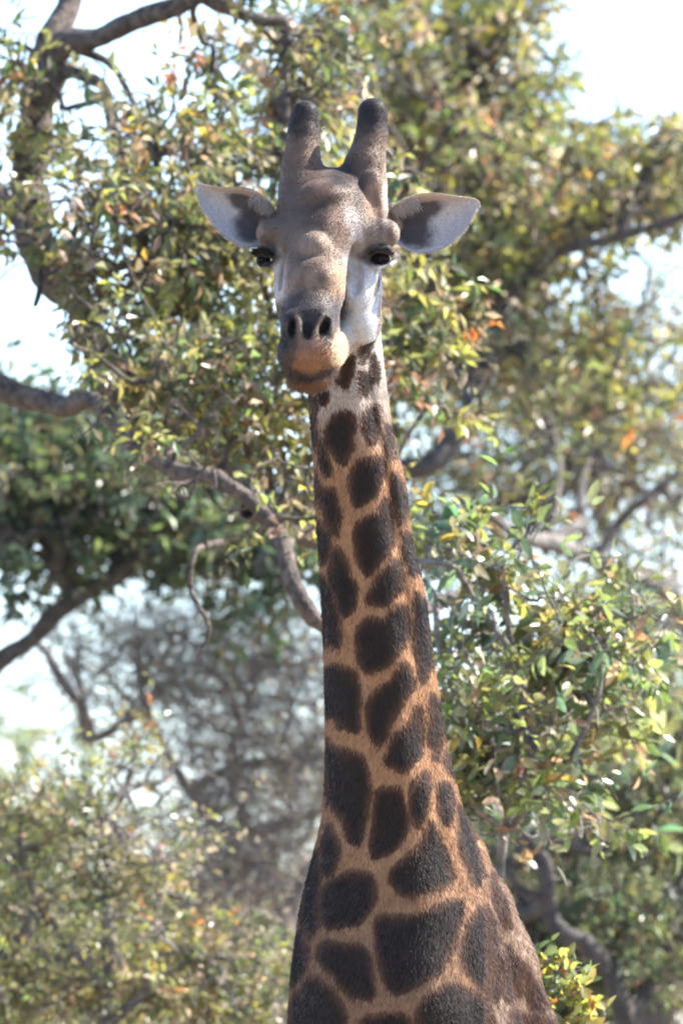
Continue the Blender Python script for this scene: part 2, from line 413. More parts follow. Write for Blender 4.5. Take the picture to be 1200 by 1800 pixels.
# yellow green tree on the right
tree('yellowing_tree', 'tall yellowing olive-green tree filling the upper right behind the right ear', 'tree',
     [[(650, 1500, 14.4, 0.088), (650, 1100, 14.4, 0.061), (690, 850, 14.4, 0.048), (760, 810, 14.4, 0.044), (830, 690, 14.6, 0.041), (880, 590, 14.8, 0.034), (900, 450, 15.0, 0.024), (880, 280, 15.2, 0.019), (850, 100, 15.4, 0.014)],
      [(880, 560, 14.8, 0.031), (940, 470, 14.6, 0.024), (1030, 420, 14.4, 0.020), (1200, 380, 14.2, 0.015), (1330, 300, 14.0, 0.010)],
      [(830, 690, 14.6, 0.024), (740, 560, 15.0, 0.017), (730, 400, 15.4, 0.014), (690, 200, 15.6, 0.010)],
      [(900, 450, 15.0, 0.017), (800, 350, 14.8, 0.014), (720, 320, 14.4, 0.010)]],
     [(780, 120, 15.6, 200, 170, 1.0, 150), (690, 260, 15.5, 190, 150, 1.0, 110), (880, 280, 15.4, 170, 150, 1.0, 130), (1130, 310, 15, 140, 90, 0.8, 130), (1030, 400, 15, 150, 100, 0.8, 90), (920, 60, 15.8, 110, 110, 0.7, 60),
      (760, 470, 15.3, 170, 130, 0.9, 110), (760, 640, 15.6, 150, 140, 0.6, 60), (950, 560, 15.2, 140, 130, 0.8, 70), (1010, 700, 15, 150, 110, 0.8, 50), (560, 160, 15.8, 140, 170, 0.8, 60),
      (620, 60, 15.8, 150, 90, 0.8, 70), (860, 480, 15.4, 160, 120, 0.8, 80), (880, 640, 15.2, 130, 110, 0.7, 60), (700, 740, 15.8, 120, 90, 0.5, 30), (820, -170, 16, 260, 120, 1.2, 70), (1380, 330, 15, 140, 160, 1.0, 60)],
     PAL_RIGHT, leaf_len=(0.035, 0.075), leaf_w=0.42, twigs_per=6, twig_len=(0.10, 0.28), leaves_per=8, droop=0.1, seed=23, tip_r=0.0032, gap=0.25, gap_f=3.6, airy=0.10, airy_f=6.5,
     group='trees behind the giraffe', twig_r=0.0018, bark=BARK_DARK,
     clear=lambda x, y: (x > 1010 - 40 * np.sin(y * 0.04)) & (y < 200 + 20 * np.sin(x * 0.05)) | ((x > 1100) & (y > 430) & (y < 550)))

# twiggy tree lower right
tree('twiggy_tree', 'thin-leaved twiggy tree with dark crooked branches at right, behind the green bush', 'tree',
     [[(1330, 1500, 16.4, 0.12), (1260, 1200, 16.4, 0.08), (1200, 1060, 16.4, 0.045), (1120, 1025, 16.4, 0.04), (1050, 985, 16.4, 0.036), (960, 955, 16.2, 0.034), (915, 945, 16.0, 0.024), (860, 900, 15.9, 0.012)],
      [(960, 955, 16.2, 0.03), (1020, 915, 16.4, 0.024), (1020, 850, 16.6, 0.02), (1050, 760, 16.8, 0.016), (1090, 660, 17.0, 0.010)],
      [(1050, 985, 16.4, 0.024), (1110, 900, 16.4, 0.018), (1200, 820, 16.4, 0.014)],
      [(960, 960, 16.2, 0.018), (990, 820, 16.3, 0.013), (960, 740, 16.4, 0.009), (940, 700, 16.4, 0.006)]],
     [(1080, 780, 17.3, 190, 170, 0.8, 170), (1140, 620, 17.6, 120, 100, 0.7, 70), (930, 800, 17, 150, 140, 0.7, 90), (1130, 950, 17, 140, 120, 0.7, 80), (1100, 1150, 17, 150, 140, 0.7, 70), (800, 900, 17, 120, 100, 0.5, 80), (760, 990, 17, 90, 80, 0.4, 40), (1330, 800, 17, 150, 300, 0.9, 60)],
     PAL_RIGHT, leaf_len=(0.03, 0.05), leaf_w=0.42, twigs_per=7, twig_len=(0.14, 0.36), leaves_per=4, droop=0.05, seed=37, tip_r=0.0026, gap=0.25, gap_f=1.8,
     bark=BARK_GREY, group='trees behind the giraffe', twig_r=0.0018)

# dark green tree, left middle
tree('dark_green_tree', 'dense dark green tree at left below the knotted limb', 'tree',
     [[(-260, 1500, 14, 0.15), (-160, 1280, 14, 0.09), (-10, 1165, 14, 0.036), (55, 1115, 14, 0.032), (130, 1050, 14, 0.034), (215, 995, 14, 0.036), (300, 940, 14, 0.03), (420, 880, 14, 0.02)],
      [(215, 995, 14, 0.03), (180, 900, 14.3, 0.025), (110, 800, 14.5, 0.018)],
      [(300, 940, 14, 0.025), (420, 960, 14, 0.02), (520, 960, 14, 0.012)]],
     [(110, 830, 14.3, 220, 140, 0.8, 220), (330, 890, 14.2, 170, 120, 0.7, 140), (60, 950, 14.0, 130, 80, 0.6, 60), (430, 1000, 14, 130, 80, 0.5, 60), (-200, 850, 14, 160, 200, 0.8, 60), (300, 790, 14.5, 160, 90, 0.6, 70)],
     PAL_DARK, leaf_len=(0.04, 0.075), leaf_w=0.46, twigs_per=6, twig_len=(0.10, 0.24), leaves_per=8, droop=0.1, seed=41, tip_r=0.0032,
     bark=BARK_DARK, group='trees behind the giraffe', twig_r=0.0018)

# green bush with big leaves on the right, close behind the neck
tree('broadleaf_bush', 'bright green bush with broad yellow-tipped leaves just right of the neck', 'bush',
     [[(850, 1990, 5.4, 0.020), (860, 1700, 5.4, 0.016), (890, 1450, 5.3, 0.013), (930, 1300, 5.0, 0.012), (900, 1150, 4.9, 0.010), (880, 1000, 4.8, 0.007)],
      [(890, 1450, 5.3, 0.011), (1000, 1330, 5.0, 0.009), (1060, 1150, 4.9, 0.008), (1090, 1080, 4.8, 0.006)],
      [(930, 1300, 5.0, 0.012), (840, 1260, 4.9, 0.010), (790, 1180, 4.8, 0.009), (760, 1050, 4.8, 0.009), (720, 1020, 5.0, 0.008)],
      [(900, 1150, 4.9, 0.010), (830, 1030, 4.8, 0.010), (790, 990, 4.7, 0.010), (730, 985, 4.8, 0.009)],
      [(890, 1460, 5.3, 0.009), (850, 1420, 5.0, 0.008), (800, 1360, 5.0, 0.007)]],
     [(930, 1110, 5.0, 185, 125, 0.5, 62), (850, 1240, 5.0, 120, 160, 0.45, 56), (1010, 1210, 5.1, 160, 130, 0.5, 56), (930, 1350, 5.1, 170, 110, 0.45, 50), (840, 980, 4.9, 110, 70, 0.2, 18), (1090, 1110, 5.0, 80, 80, 0.2, 18), (800, 1390, 5.1, 70, 90, 0.2, 22), (1000, 1430, 5.3, 90, 60, 0.25, 8)],
     PAL_BUSH, leaf_len=(0.03, 0.085), leaf_w=0.42, twigs_per=5, twig_len=(0.07, 0.20), leaves_per=6, droop=0.05, seed=53, tip_r=0.0022, leafmat=LEAF_GLOSSY,
     bark=BARK_GREY, singles=170, group='bushes behind the giraffe', detail=1, gap=0.25, gap_f=4.0, airy=0.02, airy_f=7.0)

# bare thicket
tree('bare_thicket', 'leafless grey thicket of fine bare branches left of the lower neck', 'bush',
     [[(560, 1950, 15.0, 0.10), (520, 1750, 15.0, 0.05), (500, 1640, 15.0, 0.035), (440, 1500, 15.0, 0.026), (330, 1380, 15.3, 0.02), (260, 1250, 15.6, 0.017), (240, 1120, 16.0, 0.012)],
      [(470, 1560, 15.0, 0.03), (420, 1480, 14.8, 0.028), (480, 1450, 14.7, 0.025), (560, 1420, 14.6, 0.022), (640, 1380, 14.5, 0.02)],
      [(500, 1640, 15.0, 0.03), (560, 1530, 15.0, 0.025), (640, 1450, 15.0, 0.02)],
      [(330, 1380, 15.3, 0.022), (450, 1340, 15.0, 0.018), (570, 1330, 15.0, 0.016), (680, 1290, 15.0, 0.012)],
      [(160, 1300, 16.0, 0.022), (110, 1190, 16.0, 0.02), (60, 1130, 16.2, 0.014)],
      [(260, 1250, 15.6, 0.02), (150, 1300, 16.0, 0.018), (145, 1210, 16.0, 0.012), (120, 1140, 16.0, 0.009)],
      [(440, 1500, 15.0, 0.02), (400, 1350, 15.2, 0.016), (450, 1220, 15.4, 0.012), (470, 1120, 15.5, 0.008)]],
     [(420, 1180, 15.4, 240, 130, 0.8, 210), (470, 1360, 15.1, 200, 160, 0.8, 230), (430, 1540, 15.0, 200, 140, 0.8, 190), (220, 1180, 15.8, 170, 120, 0.6, 90), (650, 1300, 15.0, 120, 260, 0.7, 70)],
     [(OLIVE, 1), (STRAW, 2), (PINKISH, 1), (YGREEN, 0.5)], leaf_len=(0.02, 0.04), twigs_per=6, curly=0.45, twig_len=(0.25, 0.7), leaves_per=1, droop=0.1, seed=61, tip_r=0.0019, twig_r=0.0015, airy=-0.5,
     bark=BARK_PALE, group='bushes behind the giraffe')

# low bush, bottom left
tree('low_bush', 'pale olive bush with glinting small leaves in the lower left corner', 'bush',
     [[(200, 2000, 10, 0.04), (190, 1800, 10, 0.026), (190, 1600, 10, 0.018), (200, 1450, 10, 0.013), (230, 1350, 10, 0.008)],
      [(190, 1750, 10, 0.02), (80, 1600, 10, 0.014), (40, 1480, 10, 0.009)],
      [(190, 1800, 10, 0.02), (330, 1700, 10, 0.014), (420, 1690, 10, 0.009)]],
     [(190, 1430, 10, 180, 110, 0.45, 100), (80, 1560, 10, 180, 140, 0.5, 110), (250, 1580, 10, 160, 140, 0.5, 90), (90, 1720, 10, 190, 120, 0.5, 120), (330, 1720, 10, 190, 90, 0.45, 90), (310, 1330, 10.2, 80, 50, 0.2, 12), (-180, 1650, 10, 150, 200, 0.6, 50), (430, 1780, 10, 110, 60, 0.3, 30)],
     PAL_LOW, leaf_len=(0.02, 0.042), leaf_w=0.48, twigs_per=6, twig_len=(0.07, 0.2), leaves_per=7, droop=0.05, seed=71, tip_r=0.0022, gap=0.35, gap_f=3.0, leafmat=LEAF_GLOSSY,
     bark=BARK_GREY, group='bushes behind the giraffe', twig_r=0.0015)

# shaded tree, bottom right
tree('shaded_tree', 'shaded grey-green tree with thick bent branch in the lower right corner', 'tree',
     [[(1120, 2000, 12, 0.08), (1110, 1800, 12, 0.04), (1060, 1690, 12, 0.034), (1000, 1650, 12, 0.032), (970, 1590, 12, 0.03), (945, 1520, 12, 0.028), (920, 1480, 12, 0.016), (890, 1520, 12, 0.012)],
      [(945, 1520, 12, 0.026), (950, 1460, 12, 0.028), (1010, 1490, 12.1, 0.022), (1080, 1480, 12.2, 0.015), (1180, 1400, 12.4, 0.010)],
      [(1110, 1790, 12, 0.03), (1170, 1650, 12.2, 0.02), (1230, 1480, 12.4, 0.012)],
      [(970, 1590, 12, 0.018), (910, 1560, 12, 0.012), (870, 1490, 12, 0.008)]],
     [(1080, 1450, 12.6, 170, 120, 0.6, 110), (1130, 1620, 12.6, 150, 160, 0.6, 120), (960, 1640, 12.7, 130, 140, 0.5, 80), (1050, 1760, 12.5, 190, 90, 0.5, 80), (1170, 1350, 12.7, 100, 130, 0.6, 70), (880, 1520, 12.7, 80, 100, 0.4, 40), (1360, 1560, 12.6, 120, 250, 0.6, 60), (880, 1740, 12.8, 120, 110, 0.5, 60), (1150, 1250, 12.8, 90, 80, 0.5, 30)],
     PAL_SHADE, leaf_len=(0.03, 0.05), leaf_w=0.46, twigs_per=6, twig_len=(0.08, 0.22), leaves_per=7, droop=0.1, seed=83, tip_r=0.0026, gap=0.2, gap_f=2.6,
     bark=BARK_DARK, group='trees behind the giraffe', twig_r=0.0016)

# young shoot bottom right
tree('leafy_shoot', 'small bright yellow-green leafy shoot at the bottom right beside the shoulder', 'bush',
     [[(1000, 2100, 3.4, 0.012), (990, 1950, 3.4, 0.010), (985, 1850, 3.4, 0.008), (985, 1760, 3.4, 0.005)]],
     [(990, 1745, 3.4, 55, 60, 0.10, 18), (985, 1860, 3.4, 80, 60, 0.14, 16)],
     [(YGREEN, 4), (GREEN, 2), (YELLOW, 1.4), (ORANGE, 0.9)], leaf_len=(0.03, 0.06), leaf_w=0.5, twigs_per=4, airy=-3, twig_len=(0.05, 0.10), leaves_per=6, droop=0.0, seed=97, tip_r=0.002,
     bark=BARK_GREY, group='bushes behind the giraffe', detail=1, singles=40, leafmat=LEAF_GLOSSY)

# far trees closing the view low down
FAR = [(40, 1310, 44, 'round green far tree at the left edge above the low bush', [(GREEN, 3), (YGREEN, 2)], 0),
       (300, 1480, 60, 'far pale tree seen through the bare thicket', [(OLIVE, 2), (STRAW, 2), (PINKISH, 1)], 1),
       (640, 1450, 66, 'far olive tree hidden mostly by the neck', [(OLIVE, 3), (STRAW, 1.4)], 2),
       (900, 1200, 58, 'far greyish tree behind the broad-leaved bush', [(OLIVE, 3), (GREEN, 1.5), (STRAW, 1)], 3),
       (1160, 1050, 52, 'far dull green tree at the right edge', [(OLIVE, 3), (GREEN, 2), (STRAW, 1)], 4),
       (-520, 1150, 40, 'far olive tree standing beyond the left edge', [(OLIVE, 3), (GREEN, 2)], 5),
       (1750, 1100, 40, 'far olive tree standing beyond the right edge', [(OLIVE, 3), (YGREEN, 1.5)], 6)]
for (fx, fy, fY, lab, pal, q) in FAR:
    s = 1 / m_at(fY)
    wd = 0.4 if q == 0 else 1
    tree('far_tree', lab, 'tree',
         [[(fx, fy + 2.6 * s, fY, 0.16), (fx + 10, fy + 1.6 * s, fY, 0.11), (fx, fy + 0.9 * s, fY, 0.07), (fx + 12, fy + 0.4 * s, fY, 0.03)]],
         [(fx, fy + 1.0 * s, fY, 1.6 * s * wd, 1.0 * s, 1.2, 170), (fx + 0.5 * s * wd, fy + 1.9 * s, fY, 1.8 * s * wd, 0.9 * s, 1.2, 130)],
         pal, leaf_len=(0.07, 0.12), leaf_w=0.5, twigs_per=6, twig_len=(0.15, 0.4), leaves_per=7, seed=100 + q, tip_r=0.005, group='far trees')

# haze in the warm air over the bush
hz = bpy.data.materials.new('haze'); hz.use_nodes = True; hz.node_tree.nodes.clear()
ho = hz.node_tree.nodes.new('ShaderNodeOutputMaterial'); hv = hz.node_tree.nodes.new('ShaderNodeVolumePrincipled')
hv.inputs['Color'].default_value = (0.93, 0.95, 1.0, 1); hv.inputs['Density'].default_value = 0.00009; hv.inputs['Anisotropy'].default_value = 0.2
hz.node_tree.links.new(hv.outputs[0], ho.inputs['Volume'])
hb = np.array([(x, y, z) for x in (-60, 60) for y in (-45, 130) for z in (-1.5, 14)], float)
hf = np.array([(0, 1, 3, 2), (4, 6, 7, 5), (0, 4, 5, 1), (2, 3, 7, 6), (0, 2, 6, 4), (1, 5, 7, 3)])
HAZE = (hb, hf, hz)

# ================================================================== giraffe
# one continuous body surface: a field of smoothly joined volumes on a graded grid, skinned once
def axis(segs):
    o = [segs[0][0]]
    for a, b, s in segs:
        n = max(1, int(round((b - a) / s))); o += list(a + (b - a) * (np.arange(n) + 1) / n)
    return np.array(o, np.float32)
GX = axis([(-0.60, -0.27, 0.012), (-0.27, 0.19, 0.004), (0.19, 0.62, 0.009), (0.62, 1.4, 0.028)])
GY = axis([(-0.50, 0.22, 0.0048), (0.22, 1.25, 0.012), (1.25, 3.1, 0.035)])
GZ = axis([(-0.05, 2.5, 0.028), (2.5, 4.28, 0.009), (4.28, 5.13, 0.004)])
FLD = np.full((len(GX), len(GY), len(GZ)), 0.25, np.float32)

def region(lo, hi, mg):
    s = []
    for g, a, b in zip((GX, GY, GZ), lo, hi):
        i0 = max(0, int(np.searchsorted(g, a - mg)) - 1); i1 = min(len(g), int(np.searchsorted(g, b + mg)) + 1)
        s.append(slice(i0, i1))
    X = GX[s[0]][:, None, None]; Y = GY[s[1]][None, :, None]; Z = GZ[s[2]][None, None, :]
    return tuple(s), X, Y, Z

def join(s, d, k):
    a = FLD[s]; h = np.clip(0.5 + 0.5 * (a - d) / k, 0, 1)
    FLD[s] = a * (1 - h) + d * h - k * h * (1 - h)

def carve(s, d, k):
    a = FLD[s]; h = np.clip(0.5 - 0.5 * (a + d) / k, 0, 1)
    FLD[s] = a * (1 - h) - d * h + k * h * (1 - h)

def ell(c, r, k=0.02, rot=None, op=join):
    c = np.asarray(c, float); r = np.asarray(r, float)
    R = np.eye(3) if rot is None else rot
    ext = np.sqrt(((R * r[None, :]) ** 2).sum(1))
    s, X, Y, Z = region(c - ext, c + ext, 2.2 * k + 0.02)
    x, y, z = X - c[0], Y - c[1], Z - c[2]
    u = R[0, 0] * x + R[1, 0] * y + R[2, 0] * z; v = R[0, 1] * x + R[1, 1] * y + R[2, 1] * z; w = R[0, 2] * x + R[1, 2] * y + R[2, 2] * z
    k0 = np.sqrt((u / r[0]) ** 2 + (v / r[1]) ** 2 + (w / r[2]) ** 2)
    k1 = np.sqrt((u / r[0] ** 2) ** 2 + (v / r[1] ** 2) ** 2 + (w / r[2] ** 2) ** 2) + 1e-6
    op(s, (k0 * (k0 - 1) / k1).astype(np.float32), k)

def cap(a, b, ra, rb, k=0.02, op=join):
    a = np.asarray(a, float); b = np.asarray(b, float); R = max(ra, rb)
    s, X, Y, Z = region(np.minimum(a, b) - R, np.maximum(a, b) + R, 2.2 * k + 0.02)
    d = b - a; L2 = d @ d
    t = np.clip(((X - a[0]) * d[0] + (Y - a[1]) * d[1] + (Z - a[2]) * d[2]) / L2, 0, 1)
    q = np.sqrt((X - a[0] - t * d[0]) ** 2 + (Y - a[1] - t * d[1]) ** 2 + (Z - a[2] - t * d[2]) ** 2)
    op(s, (q - (ra * (1 - t) + rb * t)).astype(np.float32), k)

def rot(axis_, deg):
    from mathutils import Matrix
    return np.array(Matrix.Rotation(math.radians(deg), 3, axis_))

U = 1 / PXM
# E: ellipsoid by photo position + depth, radii in photo pixels (x, y-depth, z)
def E(px, py, Y, rx, rz, ry, k=14, r=None, op=join): ell(P1(px, py, Y), (rx * U, ry * U, rz * U), k * U, r, op)
def C(a, b, k=14, op=join): cap(P1(*a[:3]), P1(*b[:3]), a[3] * U, b[3] * U, k * U, op)

# neck: elliptical section along the spine
NK = np.array([  # py, left, right, centre depth, half depth
    (380, 560, 650, 0.10, 0.07), (450, 548, 662, 0.125, 0.10), (600, 540, 669, 0.15, 0.125), (660, 541, 675, 0.16, 0.13), (700, 545, 680, 0.17, 0.132), (750, 547, 684, 0.185, 0.137),
    (800, 552, 698, 0.20, 0.143), (850, 555, 712, 0.22, 0.15), (900, 556, 717, 0.24, 0.157), (950, 560, 722, 0.26, 0.163), (1000, 563, 736, 0.28, 0.17), (1050, 566, 747, 0.30, 0.178), (1100, 569, 752, 0.32, 0.185),
    (1200, 572, 766, 0.36, 0.20), (1300, 574, 781, 0.405, 0.225), (1400, 572, 804, 0.455, 0.255), (1450, 566, 818, 0.485, 0.275), (1500, 553, 834, 0.52, 0.30), (1550, 540, 850, 0.55, 0.33),
    (1600, 528, 864, 0.58, 0.36), (1700, 514, 884, 0.62, 0.42), (1800, 507, 900, 0.66, 0.46), (1950, 500, 915, 0.72, 0.48)], float)
nkL = P(NK[:, 1], NK[:, 0], NK[:, 3]); nkR = P(NK[:, 2], NK[:, 0], NK[:, 3])
nz = nkL[::-1, 2]; ncx = ((nkL + nkR) / 2)[::-1, 0]; nrx = ((nkR - nkL) / 2)[::-1, 0]; ncy = NK[::-1, 3]; nry = NK[::-1, 4]
def nspl(z, tab):
    # smoothed linear interpolation
    w = 0
    for o in (-0.045, -0.022, 0, 0.022, 0.045): w = w + np.interp(z + o, nz, tab)
    return w / 5
s, X, Y, Z = region((-0.4, -0.2, nz[0]), (0.7, 1.4, nz[-1]), 0.0)
zz = GZ[s[2]].astype(float)
cx_, cy_, rx_, ry_ = [nspl(zz, t)[None, None, :] for t in (ncx, ncy, nrx, nry)]
ex = (X - cx_); ey = (Y - cy_)
k0 = np.sqrt((ex / rx_) ** 2 + (ey / ry_) ** 2); k1 = np.sqrt((ex / rx_ ** 2) ** 2 + (ey / ry_ ** 2) ** 2) + 1e-6
d = k0 * (k0 - 1) / k1
# windpipe and muscle relief down the front of the neck
ang = np.arctan2(ex / rx_, -ey / ry_)
d = d - 0.010 * np.exp(-((ang - 0.25) / 0.25) ** 2) + 0.009 * np.exp(-((ang - 0.72) / 0.13) ** 2) + 0.006 * np.exp(-((ang + 0.5) / 0.16) ** 2) - 0.005 * np.exp(-((ang - 1.15 + 0.5 * (Z - 3.6)) / 0.10) ** 2)
d = d - 0.003 * np.sin(Z * 21 + 3 * ang) * np.exp(-((ang - 0.4) / 0.7) ** 2)
d = np.maximum(d, Z - nz[-1])
join(s, d.astype(np.float32), 0.01)

# body behind the neck, turned to the right
ell((0.20, 0.80, 2.42), (0.30, 0.42, 0.50), 0.10)
ell((0.40, 1.45, 2.16), (0.34, 0.80, 0.52), 0.14, rot('Z', -20))
ell((0.66, 2.10, 2.22), (0.32, 0.48, 0.44), 0.14, rot('Z', -20))
C((775, 1430, 0.64, 22), (800, 1510, 0.72, 44), 40)
C((800, 1510, 0.72, 44), (830, 1610, 0.80, 60), 50)
C((832, 1600, 0.80, 62), (852, 1700, 0.90, 78), 50)
C((852, 1700, 0.90, 78), (880, 1830, 1.05, 108), 60)
# shoulder ridge
C((815, 1440, 0.52, 8), (846, 1560, 0.50, 14), 16); C((846, 1560, 0.50, 14), (872, 1690, 0.50, 16), 18); C((872, 1690, 0.50, 16), (880, 1830, 0.48, 26), 24)
# legs
def leg(hip, knee, ankle, foot, r):
    cap(hip, knee, r[0], r[1], 0.08); cap(knee, ankle, r[1], r[2], 0.03); cap(ankle, foot, r[2] * 1.1, r[2] * 1.5, 0.03)
    ell((foot[0], foot[1] - 0.02, 0.05), (0.085, 0.11, 0.09), 0.02)
for sx in (-1, 1):
    hx = 0.17 + 0.20 * sx; hy = 0.80 - 0.07 * sx
    leg((hx, hy, 2.1), (hx, hy - 0.03, 1.10), (hx, hy - 0.02, 0.24), (hx, hy - 0.04, 0.06), (0.17, 0.085, 0.055))
    hx = 0.70 + 0.20 * sx; hy = 2.25 - 0.07 * sx
    leg((hx, hy - 0.05, 1.95), (hx, hy + 0.12, 1.05), (hx, hy + 0.05, 0.24), (hx, hy + 0.01, 0.06), (0.20, 0.085, 0.055))

# ---- head
E(580, 392, 0.05, 84, 92, 112, 16)                    # cranium
E(572, 420, -0.02, 74, 70, 90, 16)
E(571, 349, -0.045, 49, 33, 46, 8)                   # forehead boss
C((528, 372, 0.04, 42), (530, 298, 0.085, 35), 16); C((530, 298, 0.085, 35), (533, 236, 0.11, 27), 8); C((533, 236, 0.11, 27), (536, 201, 0.12, 24.5), 6)
C((648, 372, 0.03, 34), (641, 292, 0.075, 35), 16); C((641, 292, 0.075, 35), (653, 238, 0.10, 27), 8); C((653, 238, 0.10, 27), (655, 198, 0.11, 26), 6)
E(656, 334, 0.0, 19, 34, 18, 10); E(664, 352, 0.0, 8, 12, 14, 6)
C((530, 330, 0.07, 28), (640, 325, 0.06, 28), 22)       # crest between the horns
# brow ridges and eye sockets
C((545, 405, -0.06, 34), (480, 410, 0.0, 24), 16); E(474, 410, 0.00, 23, 21, 30, 10); 
C((600, 405, -0.07, 34), (672, 412, -0.05, 26), 16); E(681, 409, -0.05, 20, 22, 30, 9)
C((646, 449, -0.068, 5), (660, 439, -0.090, 7), 6); C((660, 439, -0.090, 7), (680, 439, -0.082, 7), 6); C((680, 439, -0.082, 7), (697, 450, -0.045, 6), 6)   # lids
C((648, 458, -0.068, 4), (664, 468, -0.080, 5), 5); C((664, 468, -0.080, 5), (684, 466, -0.066, 5), 5); C((684, 466, -0.066, 5), (696, 456, -0.045, 5), 5)
C((450, 446, 0.03, 7), (466, 441, -0.01, 9), 8); C((466, 441, -0.01, 9), (484, 448, -0.035, 7), 8); C((456, 464, 0.02, 5), (480, 466, -0.02, 6), 6)
# cheeks
E(628, 505, 0.025, 43, 92, 86, 14); E(632, 570, 0.025, 38, 42, 70, 14)
E(512, 500, 0.005, 29, 88, 90, 16)
# muzzle
C((562, 430, -0.07, 56), (553, 510, -0.17, 49), 18); C((553, 510, -0.17, 49), (545, 575, -0.245, 47), 14); C((545, 575, -0.245, 47), (547, 618, -0.27, 51), 14)
E(553, 436, -0.150, 29, 29, 34, 5)                   # nose boss
E(534, 468, -0.196, 11, 8, 9, 5); E(577, 463, -0.190, 10, 8, 9, 5); E(548, 515, -0.245, 9, 8, 7, 4); E(580, 508, -0.225, 9, 10, 8, 5); E(527, 520, -0.225, 8, 9, 7, 4)
C((600, 425, -0.085, 11), (592, 372, -0.080, 9), 9); C((541, 412, -0.078, 9), (546, 372, -0.072, 8), 9); C((648, 402, -0.075, 9), (668, 392, -0.07, 8), 6)
E(556, 492, -0.215, 38, 34, 26, 14); E(590, 488, -0.175, 12, 16, 18, 9); E(512, 500, -0.175, 14, 18, 18, 9); E(567, 488, -0.235, 12, 14, 12, 8)
E(547, 626, -0.282, 51, 35, 46, 16); E(587, 612, -0.255, 16, 25, 34, 10); E(504, 620, -0.255, 14, 24, 34, 12)
E(544, 664, -0.262, 39, 24, 46, 8)                    # lower lip and chin
C((585, 580, 0.02, 48), (548, 650, -0.20, 36), 16)      # jaw
E(498, 472, -0.075, 18, 40, 22, 10, None, carve); E(624, 474, -0.100, 16, 46, 22, 10, None, carve)
# nostril rims and nostrils
for (nx, ny, sg) in ((513, 574, 1), (567, 572, -1)):
    E(nx, ny, -0.296, 19, 27, 18, 14)
E(541, 600, -0.318, 16, 24, 14, 14)
C((523, 562, -0.322, 4), (529, 592, -0.336, 4), 5); C((566, 553, -0.318, 4), (552, 592, -0.336, 4), 5); C((580, 560, -0.31, 4), (582, 588, -0.315, 4), 6)
E(513, 577, -0.335, 6.0, 18, 20, 3, rot('Y', 8), carve); E(569, 574, -0.335, 8.5, 18, 20, 3, rot('Y', 22), carve)
E(540, 575, -0.340, 9, 18, 10, 6, None, carve)
# mouth line
for a, b in (((492, 640, -0.28), (515, 658, -0.318)), ((515, 658, -0.318), (545, 664, -0.328)), ((545, 664, -0.328), (575, 658, -0.315)), ((575, 658, -0.315), (597, 641, -0.275))):
    C((*a, 4.4), (*b, 4.4), 4, carve)
# eye sockets, ear roots
E(667, 455, -0.085, 18, 10.5, 22, 3, rot('Y', 8), carve); E(458, 458, 0.01, 10, 8, 20, 3, None, carve)
C((510, 392, 0.10, 30), (474, 395, 0.105, 20), 14); C((665, 388, 0.095, 28), (692, 394, 0.095, 18), 14)

